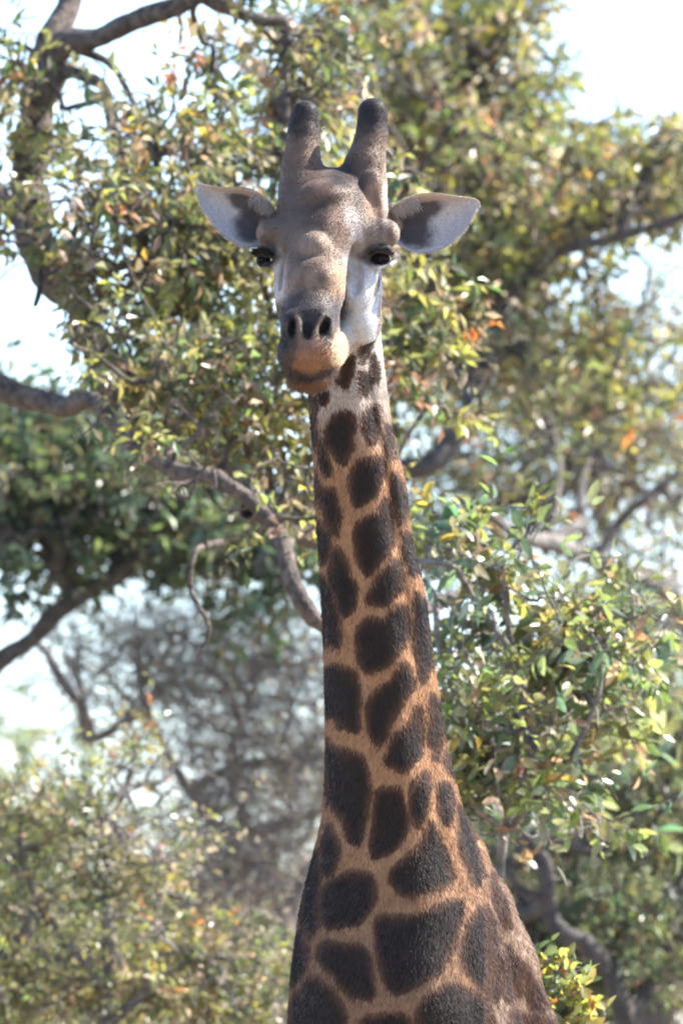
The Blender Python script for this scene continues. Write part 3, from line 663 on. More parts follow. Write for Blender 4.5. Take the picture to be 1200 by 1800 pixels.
def skin_field():
    nx, ny, nz_ = FLD.shape
    S = FLD < 0
    cs = np.zeros((nx - 1, ny - 1, nz_ - 1), np.int8)
    for dx in (0, 1):
        for dy in (0, 1):
            for dz in (0, 1):
                cs += S[dx:nx - 1 + dx, dy:ny - 1 + dy, dz:nz_ - 1 + dz]
    act = (cs > 0) & (cs < 8)
    I = np.argwhere(act); vid = np.full(act.shape, -1, np.int32); vid[act] = np.arange(len(I))
    cv = {}
    for c in range(8):
        dx, dy, dz = c & 1, (c >> 1) & 1, c >> 2
        cv[c] = FLD[I[:, 0] + dx, I[:, 1] + dy, I[:, 2] + dz].astype(float)
    acc = np.zeros((len(I), 3)); n = np.zeros(len(I))
    for a in range(8):
        for b in (1, 2, 4):
            if a & b: continue
            c = a | b; fa, fb = cv[a], cv[c]
            x = (fa < 0) != (fb < 0)
            t = np.where(x, fa / (fa - fb + 1e-12), 0)
            p = np.stack([(a & 1) + (t if b == 1 else 0 * t), ((a >> 1) & 1) + (t if b == 2 else 0 * t), (a >> 2) + (t if b == 4 else 0 * t)], 1)
            acc += p * x[:, None]; n += x
    q = acc / n[:, None]
    V = np.stack([g[I[:, i]] + q[:, i] * (g[I[:, i] + 1] - g[I[:, i]]) for i, g in enumerate((GX, GY, GZ))], 1)
    Fs = []
    A = S[:-1, 1:-1, 1:-1]; B = S[1:, 1:-1, 1:-1]; e = np.argwhere(A != B); i, j, k = e[:, 0], e[:, 1] + 1, e[:, 2] + 1
    f = np.stack([vid[i, j - 1, k - 1], vid[i, j, k - 1], vid[i, j, k], vid[i, j - 1, k]], 1); o = S[i, j, k]; f[~o] = f[~o][:, ::-1]; Fs.append(f)
    A = S[1:-1, :-1, 1:-1]; B = S[1:-1, 1:, 1:-1]; e = np.argwhere(A != B); i, j, k = e[:, 0] + 1, e[:, 1], e[:, 2] + 1
    f = np.stack([vid[i - 1, j, k - 1], vid[i - 1, j, k], vid[i, j, k], vid[i, j, k - 1]], 1); o = S[i, j, k]; f[~o] = f[~o][:, ::-1]; Fs.append(f)
    A = S[1:-1, 1:-1, :-1]; B = S[1:-1, 1:-1, 1:]; e = np.argwhere(A != B); i, j, k = e[:, 0] + 1, e[:, 1] + 1, e[:, 2]
    f = np.stack([vid[i - 1, j - 1, k], vid[i, j - 1, k], vid[i, j, k], vid[i - 1, j, k]], 1); o = S[i, j, k]; f[~o] = f[~o][:, ::-1]; Fs.append(f)
    F = np.concatenate(Fs)
    E_ = np.concatenate([F[:, [0, 1]], F[:, [1, 2]], F[:, [2, 3]], F[:, [3, 0]]])
    for it in range(3):
        sm = np.zeros_like(V); cn = np.zeros(len(V))
        np.add.at(sm, E_[:, 0], V[E_[:, 1]]); np.add.at(cn, E_[:, 0], 1)
        V = V * 0.5 + 0.5 * sm / np.maximum(cn, 1)[:, None]
    return V, F
GV, GF = skin_field()
del FLD
fn = np.cross(GV[GF[:, 2]] - GV[GF[:, 0]], GV[GF[:, 3]] - GV[GF[:, 1]])
GN = np.zeros_like(GV)
for c in range(4): np.add.at(GN, GF[:, c], fn)
GN = unit(GN)

# ---- coat: patches traced as outlines on the front of the neck, irregular cells elsewhere
PATCHES = [
 [(594,724),(620,725),(621,780),(607,812),(595,812),(575,780),(574,747)], [(650,712),(664,710),(667,740),(662,775),(650,780),(638,760),(640,732)],
 [(677,745),(684,752),(690,805),(681,802),(676,772)], [(540,722),(550,726),(557,745),(556,782),(549,775),(540,750)], [(561,775),(566,780),(581,825),(577,837),(570,825),(560,800)],
 [(630,810),(672,805),(676,840),(660,865),(628,890),(615,865),(615,840)], [(689,832),(700,838),(716,872),(712,910),(702,927),(696,902),(689,857)],
 [(552,825),(565,855),(587,860),(597,902),(595,940),(582,935),(567,890),(555,865)], [(682,872),(690,905),(687,962),(645,1010),(635,1000),(622,952),(627,925),(665,895)],
 [(707,932),(722,940),(738,997),(724,1012),(712,977)], [(553,902),(577,942),(579,975),(567,990),(558,952)],
 [(580,967),(597,965),(610,995),(625,1030),(622,1065),(607,1082),(595,1065),(582,1015)], [(697,982),(707,1015),(705,1037),(675,1065),(647,1057),(647,1042),(672,1007)],
 [(562,1005),(577,1030),(587,1060),(600,1120),(596,1140),(566,1123)],
 [(686,1072),(713,1060),(717,1105),(707,1138),(674,1171),(647,1183),(626,1153),(629,1114),(641,1087),(680,1090)],
 [(728,1045),(752,1050),(758,1162),(743,1201),(725,1129)], [(568,1168),(620,1177),(632,1216),(629,1288),(599,1276),(590,1258),(568,1255)],
 [(716,1162),(725,1210),(704,1240),(668,1312),(647,1291),(647,1231),(680,1201)], [(728,1243),(741,1240),(741,1324),(710,1357),(674,1339),(692,1294),(722,1270)],
 [(755,1222),(772,1228),(780,1279),(767,1339),(753,1300)],
 [(568,1296),(590,1315),(632,1324),(653,1369),(644,1435),(629,1480),(614,1474),(596,1429),(574,1405),(568,1350)],
 [(665,1387),(701,1387),(716,1435),(713,1462),(684,1498),(656,1505),(658,1420)], [(749,1354),(753,1390),(749,1426),(734,1456),(719,1420),(725,1378)],
 [(773,1378),(791,1378),(797,1420),(788,1453),(779,1447),(768,1399)], [(784,1315),(800,1357),(795,1362),(782,1335)],
 [(579,1442),(595,1498),(584,1535),(572,1531),(568,1484)], [(558,1485),(560,1554),(556,1624),(544,1643),(528,1600),(540,1540)],
 [(614,1535),(651,1540),(656,1587),(623,1624),(572,1624),(565,1587),(572,1559)], [(759,1442),(782,1493),(796,1540),(782,1554),(712,1573),(689,1549),(693,1526),(735,1493)],
 [(803,1410),(822,1440),(847,1540),(838,1554),(812,1507)],
 [(665,1610),(721,1615),(810,1582),(805,1615),(787,1680),(759,1713),(693,1745),(679,1727),(665,1657)], [(847,1591),(866,1624),(875,1689),(871,1755),(857,1745),(810,1689),(819,1638)],
 [(567,1657),(637,1666),(651,1708),(651,1750),(623,1750),(586,1713),(560,1675)], [(522,1633),(542,1675),(525,1717),(508,1727),(508,1671)],
 [(549,1717),(581,1741),(605,1783),(600,1835),(505,1835),(515,1759)], [(796,1731),(843,1755),(861,1787),(857,1835),(740,1835),(735,1769)], [(637,1790),(712,1785),(715,1835),(637,1835)],
 [(889,1666),(908,1689),(908,1745),(894,1755),(882,1727)], [(918,1690),(960,1770),(936,1775),(925,1736)], [(864,1530),(896,1625),(884,1624),(868,1570)], [(900,1775),(925,1790),(925,1840),(895,1840)], [(940,1785),(985,1800),(990,1850),(945,1850)],
 [(592,672),(606,640),(621,626),(618,655),(608,682)], [(634,655),(650,660),(645,695),(631,692)], [(655,590),(646,625),(636,640),(634,615),(644,596)], [(654,620),(664,645),(662,672),(655,660)],
 [(547,690),(556,698),(556,722),(549,716)], [(562,687),(574,689),(570,708),(563,706)]]

gpx, gpy = project(GV)
inside_d = np.full(len(GV), -60.0)      # signed distance to the nearest patch edge, photo pixels
wob = 4.0 * vnoise(GV, 26.0, 3) + 2.2 * vnoise(GV, 70.0, 4)
sel_n = np.where((gpy > 560) & (GV[:, 2] > 2.4))[0]
for poly in PATCHES:
    pg = np.array(poly, float)
    # rounded outline: one corner-cutting pass
    nx_ = np.roll(pg, -1, 0); pg = np.stack([pg * 0.87 + nx_ * 0.13, pg * 0.13 + nx_ * 0.87], 1).reshape(-1, 2)
    lo = pg.min(0) - 45; hi = pg.max(0) + 45
    k = sel_n[(gpx[sel_n] > lo[0]) & (gpx[sel_n] < hi[0]) & (gpy[sel_n] > lo[1]) & (gpy[sel_n] < hi[1])]
    x, y = gpx[k], gpy[k]; dist = np.full(len(k), 1e9); ins = np.zeros(len(k), bool)
    for a, b in zip(pg, np.roll(pg, -1, 0)):
        e = b - a; t = np.clip(((x - a[0]) * e[0] + (y - a[1]) * e[1]) / (e @ e), 0, 1)
        dist = np.minimum(dist, np.hypot(x - a[0] - t * e[0], y - a[1] - t * e[1]))
        c = (a[1] > y) != (b[1] > y)
        ins ^= c & (x < (b[0] - a[0]) * (y - a[1]) / (b[1] - a[1] + 1e-9) + a[0])
    inside_d[k] = np.maximum(inside_d[k], np.where(ins, dist, -dist))
# elsewhere: irregular cells
nseed = 420
sd_idx = RNG.choice(len(GV), 30000, replace=False)
cells = [GV[sd_idx[0]]]
for q in sd_idx[1:]:
    v = GV[q]
    if v[2] < 0.9: continue
    mn = 0.16 + 0.05 * (v[2] < 2.6)
    if np.min(np.linalg.norm(np.array(cells) - v, axis=1)) > mn: cells.append(v)
    if len(cells) > nseed: break
cells = np.array(cells)
back_d = np.full(len(GV), -60.0)
kb = np.where(GV[:, 2] < 4.5)[0]
for c0 in range(0, len(kb), 20000):
    k = kb[c0:c0 + 20000]
    D = np.linalg.norm((GV[k] + 0.015 * np.stack([vnoise(GV[k], 9.0, q) for q in (1, 2, 3)], 1))[:, None] - cells[None], axis=2); D.partition(1, axis=1)
    back_d[k] = ((D[:, 1] - D[:, 0]) * 0.5 - 0.013) * PXM
cyv = np.interp(GV[:, 2], nz, ncy); ryv = np.interp(GV[:, 2], nz, nry)
front = 1 - sstep(0.10, 0.35, (GV[:, 1] - cyv) / ryv)
front = np.where(GV[:, 2] < 2.62, 0, front)
vis = (GN @ -FWD > -0.12) & (GV[:, 2] > 2.62)
front = np.maximum(front, vis * 1.0)
sdpx = inside_d * front + back_d * (1 - front) + wob * 0.95 + 6.0 + 3.5 * sstep(1380, 1650, gpy)
sdpx = np.where(GV[:, 2] < 0.9, -50, sdpx)

# ---- coat ground colour, with some light and shade painted in
COATK = 0.74
col = np.tile(np.array([0.30, 0.165, 0.088]), (len(GV), 1))
t = sstep(660, 830, gpy)[:, None]; col = (1 - t) * np.array([0.64, 0.56, 0.48]) + t * np.array([0.50, 0.268, 0.132])
t = sstep(1350, 1750, gpy)[:, None]; col = col * (1 - t) + t * np.array([0.33, 0.185, 0.10])
col *= (1 + 0.10 * vnoise(GV, 30, 8) + 0.08 * vnoise(GV, 90, 9))[:, None]
head = (gpy < 700) & (GV[:, 1] < 0.06 - 0.14 * sstep(560, 640, gpy)) & (GV[:, 2] > 4.2) | (gpy < 420)
hc = np.tile(np.array([0.215, 0.168, 0.138]), (len(GV), 1))
nzz = vnoise(GV, 34, 11); nz2 = vnoise(GV, 85, 12)
def blob(cx, cy, rx, ry, c, s=1.0, soft=0.45, deg=0, amp=0.16):
    a = math.radians(deg); dx = gpx - cx; dy = gpy - cy
    u = (dx * math.cos(a) + dy * math.sin(a)) / rx; v = (-dx * math.sin(a) + dy * math.cos(a)) / ry
    q = np.sqrt(u * u + v * v) + amp * nzz + amp * 0.5 * nz2
    w = (s * (1 - sstep(1 - soft, 1 + soft, q)))[:, None]
    hc[:] = hc * (1 - w) + np.array(c) * w
WHITE = (0.60, 0.585, 0.575); CREAM = (0.52, 0.46, 0.41)
blob(645, 530, 50, 110, WHITE, 1, 0.4); blob(648, 462, 46, 26, (0.44, 0.40, 0.38), 0.8); blob(486, 520, 22, 80, (0.56, 0.50, 0.46), 0.9)
blob(672, 560, 11, 60, (0.24, 0.185, 0.15), 0.8, 0.5, 8); blob(662, 505, 4, 20, (0.10, 0.08, 0.08), 0.8, 0.4, 15)
blob(625, 612, 60, 12, (0.48, 0.34, 0.25), 0.6)
blob(640, 425, 34, 36, (0.29, 0.24, 0.205), 0.8, deg=20); blob(688, 402, 16, 16, (0.20, 0.155, 0.13), 0.6)
blob(525, 400, 36, 40, (0.205, 0.163, 0.140), 0.7)
blob(570, 360, 60, 46, (0.185, 0.138, 0.112), 0.9); blob(570, 330, 44, 15, (0.29, 0.20, 0.155), 0.9, 0.3)  # brown forehead; lit top edge of the boss painted lighter
blob(572, 366, 42, 18, (0.12, 0.09, 0.075), 0.6, 0.7); blob(618, 300, 46, 24, (0.065, 0.055, 0.055), 0.9, deg=-35); blob(638, 335, 14, 40, (0.10, 0.08, 0.072), 0.8); blob(545, 318, 12, 30, (0.09, 0.075, 0.07), 0.6, deg=30)  # shade in the creases below the boss and beside the horns, painted dark
blob(592, 400, 22, 52, (0.31, 0.225, 0.17), 0.85, deg=12); blob(562, 392, 14, 30, (0.115, 0.088, 0.078), 0.6); blob(540, 385, 10, 26, (0.14, 0.11, 0.095), 0.5)
blob(622, 400, 13, 46, (0.46, 0.40, 0.36), 0.7, deg=-18)
blob(552, 428, 34, 26, (0.345, 0.268, 0.215), 0.9, 0.45); blob(554, 492, 52, 36, (0.33, 0.245, 0.185), 0.9); blob(594, 496, 16, 34, (0.42, 0.30, 0.21), 0.9)
blob(545, 462, 30, 12, (0.19, 0.145, 0.12), 0.6); blob(512, 505, 12, 20, (0.36, 0.26, 0.19), 0.6); blob(566, 487, 8, 10, (0.16, 0.13, 0.12), 0.6); blob(530, 505, 10, 16, (0.17, 0.13, 0.11), 0.5)
blob(547, 552, 60, 38, (0.070, 0.060, 0.062), 0.96, 0.35); blob(545, 534, 50, 10, (0.16, 0.13, 0.125), 0.6); blob(497, 604, 15, 50, (0.075, 0.066, 0.066), 0.9); blob(574, 610, 18, 22, (0.085, 0.07, 0.068), 0.85)
blob(545, 630, 38, 30, (0.38, 0.215, 0.125), 0.98, 0.3); blob(598, 620, 18, 36, (0.62, 0.43, 0.28), 0.98, 0.35); blob(545, 606, 22, 14, (0.36, 0.24, 0.175), 0.9)  # orange-brown lip; sunlit right corner painted lighter
blob(540, 584, 12, 18, (0.016, 0.014, 0.016), 1.0, 0.3, 0, 0.05)
blob(526, 582, 4.5, 26, (0.27, 0.20, 0.15), 0.7, 0.5, -10, 0.1); blob(558, 576, 4.5, 28, (0.30, 0.22, 0.16), 0.7, 0.4, 22, 0.05); blob(583, 582, 4, 20, (0.26, 0.21, 0.18), 0.7, 0.4, 8, 0.05); blob(540, 601, 14, 3.5, (0.32, 0.24, 0.20), 0.7, 0.4, 0, 0.05)
blob(513, 578, 8, 20, (0.010, 0.009, 0.010), 1, 0.25, 0, 0.05); blob(570, 576, 8, 19, (0.010, 0.009, 0.010), 1, 0.25, 20, 0.05)
blob(512, 624, 8, 34, (0.11, 0.085, 0.075), 0.75, 0.5, 12)
blob(545, 682, 60, 17, (0.25, 0.15, 0.09), 0.95, 0.3); blob(570, 668, 40, 8, (0.34, 0.21, 0.13), 0.5)
blob(520, 658, 36, 9, (0.085, 0.052, 0.04), 0.8, 0.6, 16); blob(568, 658, 36, 9, (0.085, 0.052, 0.04), 0.8, 0.6, -18)
blob(655, 345, 16, 38, (0.40, 0.28, 0.21), 0.9); blob(677, 340, 7, 70, (0.52, 0.44, 0.38), 0.7); blob(660, 352, 5, 14, (0.2, 0.15, 0.13), 0.6)  # right horn: sunlit knob and right edge painted lighter
blob(664, 448, 28, 16, (0.07, 0.053, 0.05), 0.95, 0.4, -14); blob(669, 456, 17, 10, (0.010, 0.008, 0.008), 1, 0.3, 0, 0.05); blob(693, 460, 5, 14, (0.62, 0.56, 0.52), 0.9); blob(672, 473, 12, 3, (0.6, 0.6, 0.62), 0.7)
blob(464, 454, 24, 18, (0.025, 0.02, 0.02), 1.0)
blob(453, 402, 10, 20, (0.40, 0.30, 0.24), 0.7); blob(699, 405, 7, 20, (0.46, 0.37, 0.31), 0.7)
blob(528, 285, 44, 62, (0.225, 0.160, 0.122), 0.75); blob(650, 275, 34, 50, (0.225, 0.160, 0.122), 0.7)
tp = 1 - sstep(208, 262, gpy + 9 * nz2 + 6 * nzz)
hc = hc * (1 - tp[:, None]) + np.array([0.060, 0.050, 0.052]) * tp[:, None]
hm = np.array([0.24, 0.19, 0.16]); hc = hm * (np.maximum(hc, 1e-4) / hm) ** 1.28; hc = np.minimum(hc, 0.72)
lum_w = sstep(0.48, 0.28, hc.mean(1))[:, None]; hc = hc * (1 - lum_w * np.array([0.12, 0.20, 0.26]))
hc *= (1 + 0.10 * nz2 + 0.10 * nzz + 0.10 * vnoise(GV * np.array([1.6, 1, 0.5]), 60, 15))[:, None]
col[head] = hc[head]
spot = np.where(head, -40.0, sdpx)
spot = np.where((gpy < 590), -40.0, spot)
flank_sheen = sstep(835, 875, gpx) * sstep(1420, 1480, gpy) * (GV[:, 2] > 2.3)  # sun sheen on the shoulder painted in: paler coat, patches kept brown
col = col * (1 - 0.4 * flank_sheen[:, None]) + 0.4 * flank_sheen[:, None] * np.array([0.42, 0.34, 0.28])
spot = np.where(flank_sheen > 0.3, np.minimum(spot, 7.0), spot)
hoof = GV[:, 2] < 0.1; col[hoof] = (0.05, 0.04, 0.035)
pale = sstep(1.2, 0.6, GV[:, 2])[:, None]; col = np.where(hoof[:, None], col, col * (1 - pale) + pale * np.array([0.42, 0.30, 0.2]))

m, N, L, out = new_mat('giraffe_coat')
at = N.new('ShaderNodeAttribute'); at.attribute_name = 'col'
sp = N.new('ShaderNodeAttribute'); sp.attribute_name = 'spot'
tc = N.new('ShaderNodeTexCoord')
mp = N.new('ShaderNodeMapping'); mp.inputs['Scale'].default_value = (1, 1, 0.28); L.new(tc.outputs['Object'], mp.inputs[0])
nf = N.new('ShaderNodeTexNoise'); nf.inputs['Scale'].default_value = 240; nf.inputs['Detail'].default_value = 4; L.new(mp.outputs[0], nf.inputs['Vector'])
ma = N.new('ShaderNodeMath'); ma.operation = 'MULTIPLY_ADD'; ma.inputs[1].default_value = 14; L.new(nf.outputs[0], ma.inputs[0])
sb = N.new('ShaderNodeMath'); sb.operation = 'SUBTRACT'; sb.inputs[1].default_value = 7; L.new(sp.outputs['Fac'], sb.inputs[0]); L.new(sb.outputs[0], ma.inputs[2])
mr = N.new('ShaderNodeMapRange'); mr.interpolation_type = 'SMOOTHSTEP'; mr.inputs['From Min'].default_value = -3.2; mr.inputs['From Max'].default_value = 3.5; L.new(ma.outputs[0], mr.inputs['Value'])
mr2 = N.new('ShaderNodeMapRange'); mr2.interpolation_type = 'SMOOTHSTEP'; mr2.inputs['From Min'].default_value = 0; mr2.inputs['From Max'].default_value = 17; L.new(ma.outputs[0], mr2.inputs['Value'])
dk = N.new('ShaderNodeMixRGB'); dk.inputs[1].default_value = (0.085, 0.038, 0.020, 1); dk.inputs[2].default_value = (0.017, 0.0095, 0.0065, 1); L.new(mr2.outputs[0], dk.inputs[0])
mxc = N.new('ShaderNodeMixRGB'); L.new(mr.outputs[0], mxc.inputs[0]); L.new(at.outputs['Color'], mxc.inputs[1]); L.new(dk.outputs[0], mxc.inputs[2])
hr = N.new('ShaderNodeMixRGB'); hr.blend_type = 'MULTIPLY'; hr.inputs[0].default_value = 0.35
rp = N.new('ShaderNodeValToRGB'); rp.color_ramp.elements[0].position = 0.3; rp.color_ramp.elements[0].color = (0.45, 0.45, 0.45, 1); rp.color_ramp.elements[1].position = 0.62; rp.color_ramp.elements[1].color = (1.2, 1.2, 1.2, 1)
L.new(nf.outputs[0], rp.inputs[0]); L.new(mxc.outputs[0], hr.inputs[1]); L.new(rp.outputs[0], hr.inputs[2])
pb = N.new('ShaderNodeBsdfPrincipled'); pb.inputs['Roughness'].default_value = 0.55; pb.inputs['Specular IOR Level'].default_value = 0.18
pb.inputs['Sheen Weight'].default_value = 0.0; pb.inputs['Sheen Roughness'].default_value = 0.45
L.new(hr.outputs[0], pb.inputs['Base Color'])
bp = N.new('ShaderNodeBump'); bp.inputs['Strength'].default_value = 0.35; bp.inputs['Distance'].default_value = 0.004
L.new(nf.outputs[0], bp.inputs['Height']); L.new(bp.outputs[0], pb.inputs['Normal']); L.new(pb.outputs[0], out.inputs[0])
COAT = m

col = col * COATK
giraffe = thing('giraffe', 'dark-patched bull giraffe facing the camera with two black-tipped horns', 'giraffe', (0.4, 1.3, 0.0))
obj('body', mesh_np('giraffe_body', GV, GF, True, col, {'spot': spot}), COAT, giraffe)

# ---- ears
def simple_mat(name, c, rough=0.6, spec=0.5, attr=False, coat=0.0):
    m, N, L, out = new_mat(name)
    p = N.new('ShaderNodeBsdfPrincipled'); p.inputs['Roughness'].default_value = rough; p.inputs['Specular IOR Level'].default_value = spec
    p.inputs['Coat Weight'].default_value = coat
    p.inputs['Base Color'].default_value = (*c, 1)
    if attr:
        a = N.new('ShaderNodeAttribute'); a.attribute_name = 'col'
        n = N.new('ShaderNodeTexNoise'); n.inputs['Scale'].default_value = 150; n.inputs['Detail'].default_value = 4
        t = N.new('ShaderNodeTexCoord'); L.new(t.outputs['Object'], n.inputs['Vector'])
        x = N.new('ShaderNodeMixRGB'); x.blend_type = 'MULTIPLY'; x.inputs[0].default_value = 0.5
        r = N.new('ShaderNodeValToRGB'); r.color_ramp.elements[0].position = 0.3; r.color_ramp.elements[0].color = (0.5, 0.5, 0.5, 1); r.color_ramp.elements[1].position = 0.6
        L.new(n.outputs[0], r.inputs[0]); L.new(a.outputs['Color'], x.inputs[1]); L.new(r.outputs[0], x.inputs[2]); L.new(x.outputs[0], p.inputs['Base Color'])
        b = N.new('ShaderNodeBump'); b.inputs['Strength'].default_value = 0.3; b.inputs['Distance'].default_value = 0.003
        L.new(n.outputs[0], b.inputs['Height']); L.new(b.outputs[0], p.inputs['Normal'])
    L.new(p.outputs[0], out.inputs[0])
    return m
EAR = simple_mat('ear_fur', (0.5, 0.45, 0.4), 0.7, 0.3, True)
EYE = simple_mat('eye', (0.008, 0.006, 0.005), 0.08, 0.06, coat=0.0)
LASH = simple_mat('dark_hair', (0.012, 0.010, 0.010), 0.6, 0.3)
HAIR = simple_mat('mane_hair', (0.09, 0.045, 0.025), 0.5, 0.5, True)

def cr2(pts, n):
    c, _ = catmull([(a, b, 0) for a, b in pts], [0] * len(pts), 4.0)
    d = np.concatenate([[0], np.cumsum(np.linalg.norm(np.diff(c, axis=0), axis=1))]); t = np.linspace(0, d[-1], n)
    return np.stack([np.interp(t, d, c[:, 0]), np.interp(t, d, c[:, 1])], 1)

def ear(top, bot, Y0, Y1, sgn, tag_):
    nu, nv = 46, 30
    T = cr2(top, nu); B = cr2(bot, nu)
    u = np.linspace(0, 1, nu)[:, None] * np.ones((1, nv)); v = np.ones((nu, 1)) * np.linspace(0, 1, nv)[None]
    px = T[:, None, 0] * (1 - v) + B[:, None, 0] * v; py = T[:, None, 1] * (1 - v) + B[:, None, 1] * v
    cup = 0.045 * np.sin(np.pi * np.clip(v, 0, 1)) ** 0.8 * (1 - 0.55 * u) * sstep(1.02, 0.75, u)
    # upper rim folds forward, lower rim rolls a little
    Y = Y0 + (Y1 - Y0) * u + cup - 0.018 * np.exp(-(v / 0.12) ** 2) * np.sin(np.pi * np.clip(u * 1.1, 0, 1))
    inn = P(px, py, Y)
    thick = 0.004 + 0.010 * np.sin(np.pi * v)
    outr = P(px, py, Y + thick)
    V = np.concatenate([inn.reshape(-1, 3), outr.reshape(-1, 3)])
    V += np.stack([vnoise(V, 40, q + 50) for q in range(3)], 1) * 0.0012
    i = (np.arange(nu - 1)[:, None] * nv + np.arange(nv - 1)[None]).ravel()
    q = np.stack([i, i + 1, i + nv + 1, i + nv], 1); o = nu * nv
    if sgn > 0: q = q[:, ::-1]
    F = [q, q[:, ::-1] + o]
    bd = np.concatenate([np.arange(nv), np.arange(1, nu) * nv + nv - 1, (nu - 1) * nv + np.arange(nv - 2, -1, -1), np.arange(nu - 2, 0, -1) * nv])
    nb = np.roll(bd, -1); F.append(np.stack([bd, nb, nb + o, bd + o], 1)[:, ::1 if sgn < 0 else -1])
    uu, vv = u.ravel(), v.ravel()
    c = np.tile(np.array([0.46, 0.43, 0.42]), (nu * nv, 1))
    nn = vnoise(inn.reshape(-1, 3), 45, 60) * 0.07 + vnoise(inn.reshape(-1, 3), 120, 61) * 0.05
    def eb(cu, cv, ru, rv, cc, s, tilt=0.0):
        w = s * (1 - sstep(0.6, 1.25, np.hypot((uu - cu - tilt * (vv - cv)) / ru, (vv - cv) / rv) + nn * 2.2)); c[:] = c * (1 - w[:, None]) + np.array(cc) * w[:, None]
    eb(0.36, 0.28, 0.24, 0.26, (0.06, 0.05, 0.05), 0.95, -0.3); eb(0.22, 0.62, 0.22, 0.34, (0.055, 0.045, 0.045), 0.95)
    eb(0.10, 0.16, 0.16, 0.20, (0.46, 0.36, 0.31), 0.8); eb(0.6, 0.06, 0.5, 0.09, (0.52, 0.40, 0.34), 0.8); eb(0.62, 0.42, 0.10, 0.10, (0.5, 0.42, 0.38), 0.6)
    edge = np.minimum(np.minimum(vv, 1 - vv), (1 - uu) * 1.3); w = (1 - sstep(0.02, 0.07, edge))[:, None]; c = c * (1 - w) + np.array([0.60, 0.52, 0.47]) * w
    c2 = np.tile(np.array([0.30, 0.21, 0.15]), (nu * nv, 1))
    e = obj('ear', mesh_np('ear', V, np.concatenate(F), True, np.concatenate([c, c2])), EAR, giraffe)
    # fringe of pale hairs round the rim
    rim = np.concatenate([inn[3:, 0], inn[-1, 1:], inn[::-1, -1][:-8]])
    ct = inn.mean((0, 1))
    k = RNG.integers(0, len(rim) - 1, 900); f = RNG.random((900, 1)); b = rim[k] * (1 - f) + rim[k + 1] * f
    dr = unit(unit(b - ct) + RNG.normal(size=(900, 3)) * 0.35 + np.array([0.5 * sgn, 0, 0]))
    ln = RNG.uniform(0.003, 0.007, (900, 1, 1)); tq = np.linspace(0, 1, 3)[None, :, None]
    V, F = tubes(b[:, None] + dr[:, None] * ln * tq - np.array([0, 0, 0.003]) * tq ** 2, np.array([[0.0006, 0.0005, 0.0001]]) * np.ones((900, 1)), 3)
    ki = RNG.integers(2, int(nu * 0.35), 320); kj = RNG.integers(1, int(nv * 0.22), 320); bi = inn[ki, kj]
    di = unit(np.array([0.5 * sgn, -0.7, -0.55]) + RNG.normal(size=(320, 3)) * 0.3); li_ = RNG.uniform(0.012, 0.028, (320, 1, 1))
    V2, F2 = tubes(bi[:, None] + di[:, None] * li_ * tq - np.array([0, 0, 0.008]) * tq ** 2, np.array([[0.0006, 0.0005, 0.0001]]) * np.ones((320, 1)), 3)
    F = np.concatenate([F, F2 + len(V)]); V = np.concatenate([V, V2])
    obj('ear_fringe', mesh_np('ear_fringe', V, F, True, np.tile(np.array([0.6, 0.52, 0.46]), (len(V), 1))), EAR, e, 'stuff')
ear([(487, 372), (470, 350), (436, 331), (390, 329), (352, 324), (345, 328)], [(470, 430), (450, 435), (414, 427), (380, 400), (354, 362), (344, 334)], 0.075, 0.05, -1, 'l')
ear([(680, 370), (700, 356), (745, 339), (795, 344), (832, 349), (839, 354)], [(692, 425), (712, 438), (744, 444), (786, 432), (820, 398), (840, 362)], 0.06, 0.02, 1, 'r')

# ---- eyes with lids' lashes
def ball(c, r, n=24, mat_=EYE, name='eye', parent=None):
    th = np.linspace(0, np.pi, n); ph = np.linspace(0, 2 * np.pi, 2 * n, endpoint=False)
    V = np.stack([np.sin(th)[:, None] * np.cos(ph), np.sin(th)[:, None] * np.sin(ph), np.cos(th)[:, None] * np.ones_like(ph)], -1).reshape(-1, 3) * np.array(r) + c
    i = (np.arange(n - 1)[:, None] * 2 * n + np.arange(2 * n)[None]); j = np.arange(n - 1)[:, None] * 2 * n + (np.arange(2 * n)[None] + 1) % (2 * n)
    F = np.stack([i, i + 2 * n, j + 2 * n, j], -1).reshape(-1, 4)
    return obj(name, mesh_np(name, V, F), mat_, parent)
def lashes(arc, out_dir, n, ln, parent):
    a = np.array([P1(*q) for q in arc]); c, _ = catmull(a, [0] * len(a), 0.001)
    k = RNG.integers(0, len(c), n); b = c[k]
    d = unit(np.array(out_dir) + RNG.normal(size=(n, 3)) * 0.25); l = RNG.uniform(0.6, 1.1, (n, 1, 1)) * ln; tq = np.linspace(0, 1, 5)[None, :, None]
    V, F = tubes(b[:, None] + d[:, None] * l * tq + np.array([0, 0, 0.010]) * tq ** 2, np.linspace(0.0011, 0.0002, 5)[None] * np.ones((n, 1)), 3)
    obj('eyelashes', mesh_np('eyelashes', V, F), LASH, parent, 'stuff')
e = ball(P1(669, 455, -0.052), (0.024, 0.026, 0.0190), parent=giraffe)
lashes([(648, 448, -0.085), (660, 440, -0.095), (676, 440, -0.09), (691, 448, -0.07)], (0.25, -0.9, -0.35), 90, 0.020, e)
e = ball(P1(463, 458, 0.048), (0.020, 0.026, 0.018), parent=giraffe)
lashes([(453, 446, 0.0), (460, 441, -0.02), (472, 441, -0.03), (484, 448, -0.04)], (-0.75, -0.55, -0.2), 240, 0.030, e)

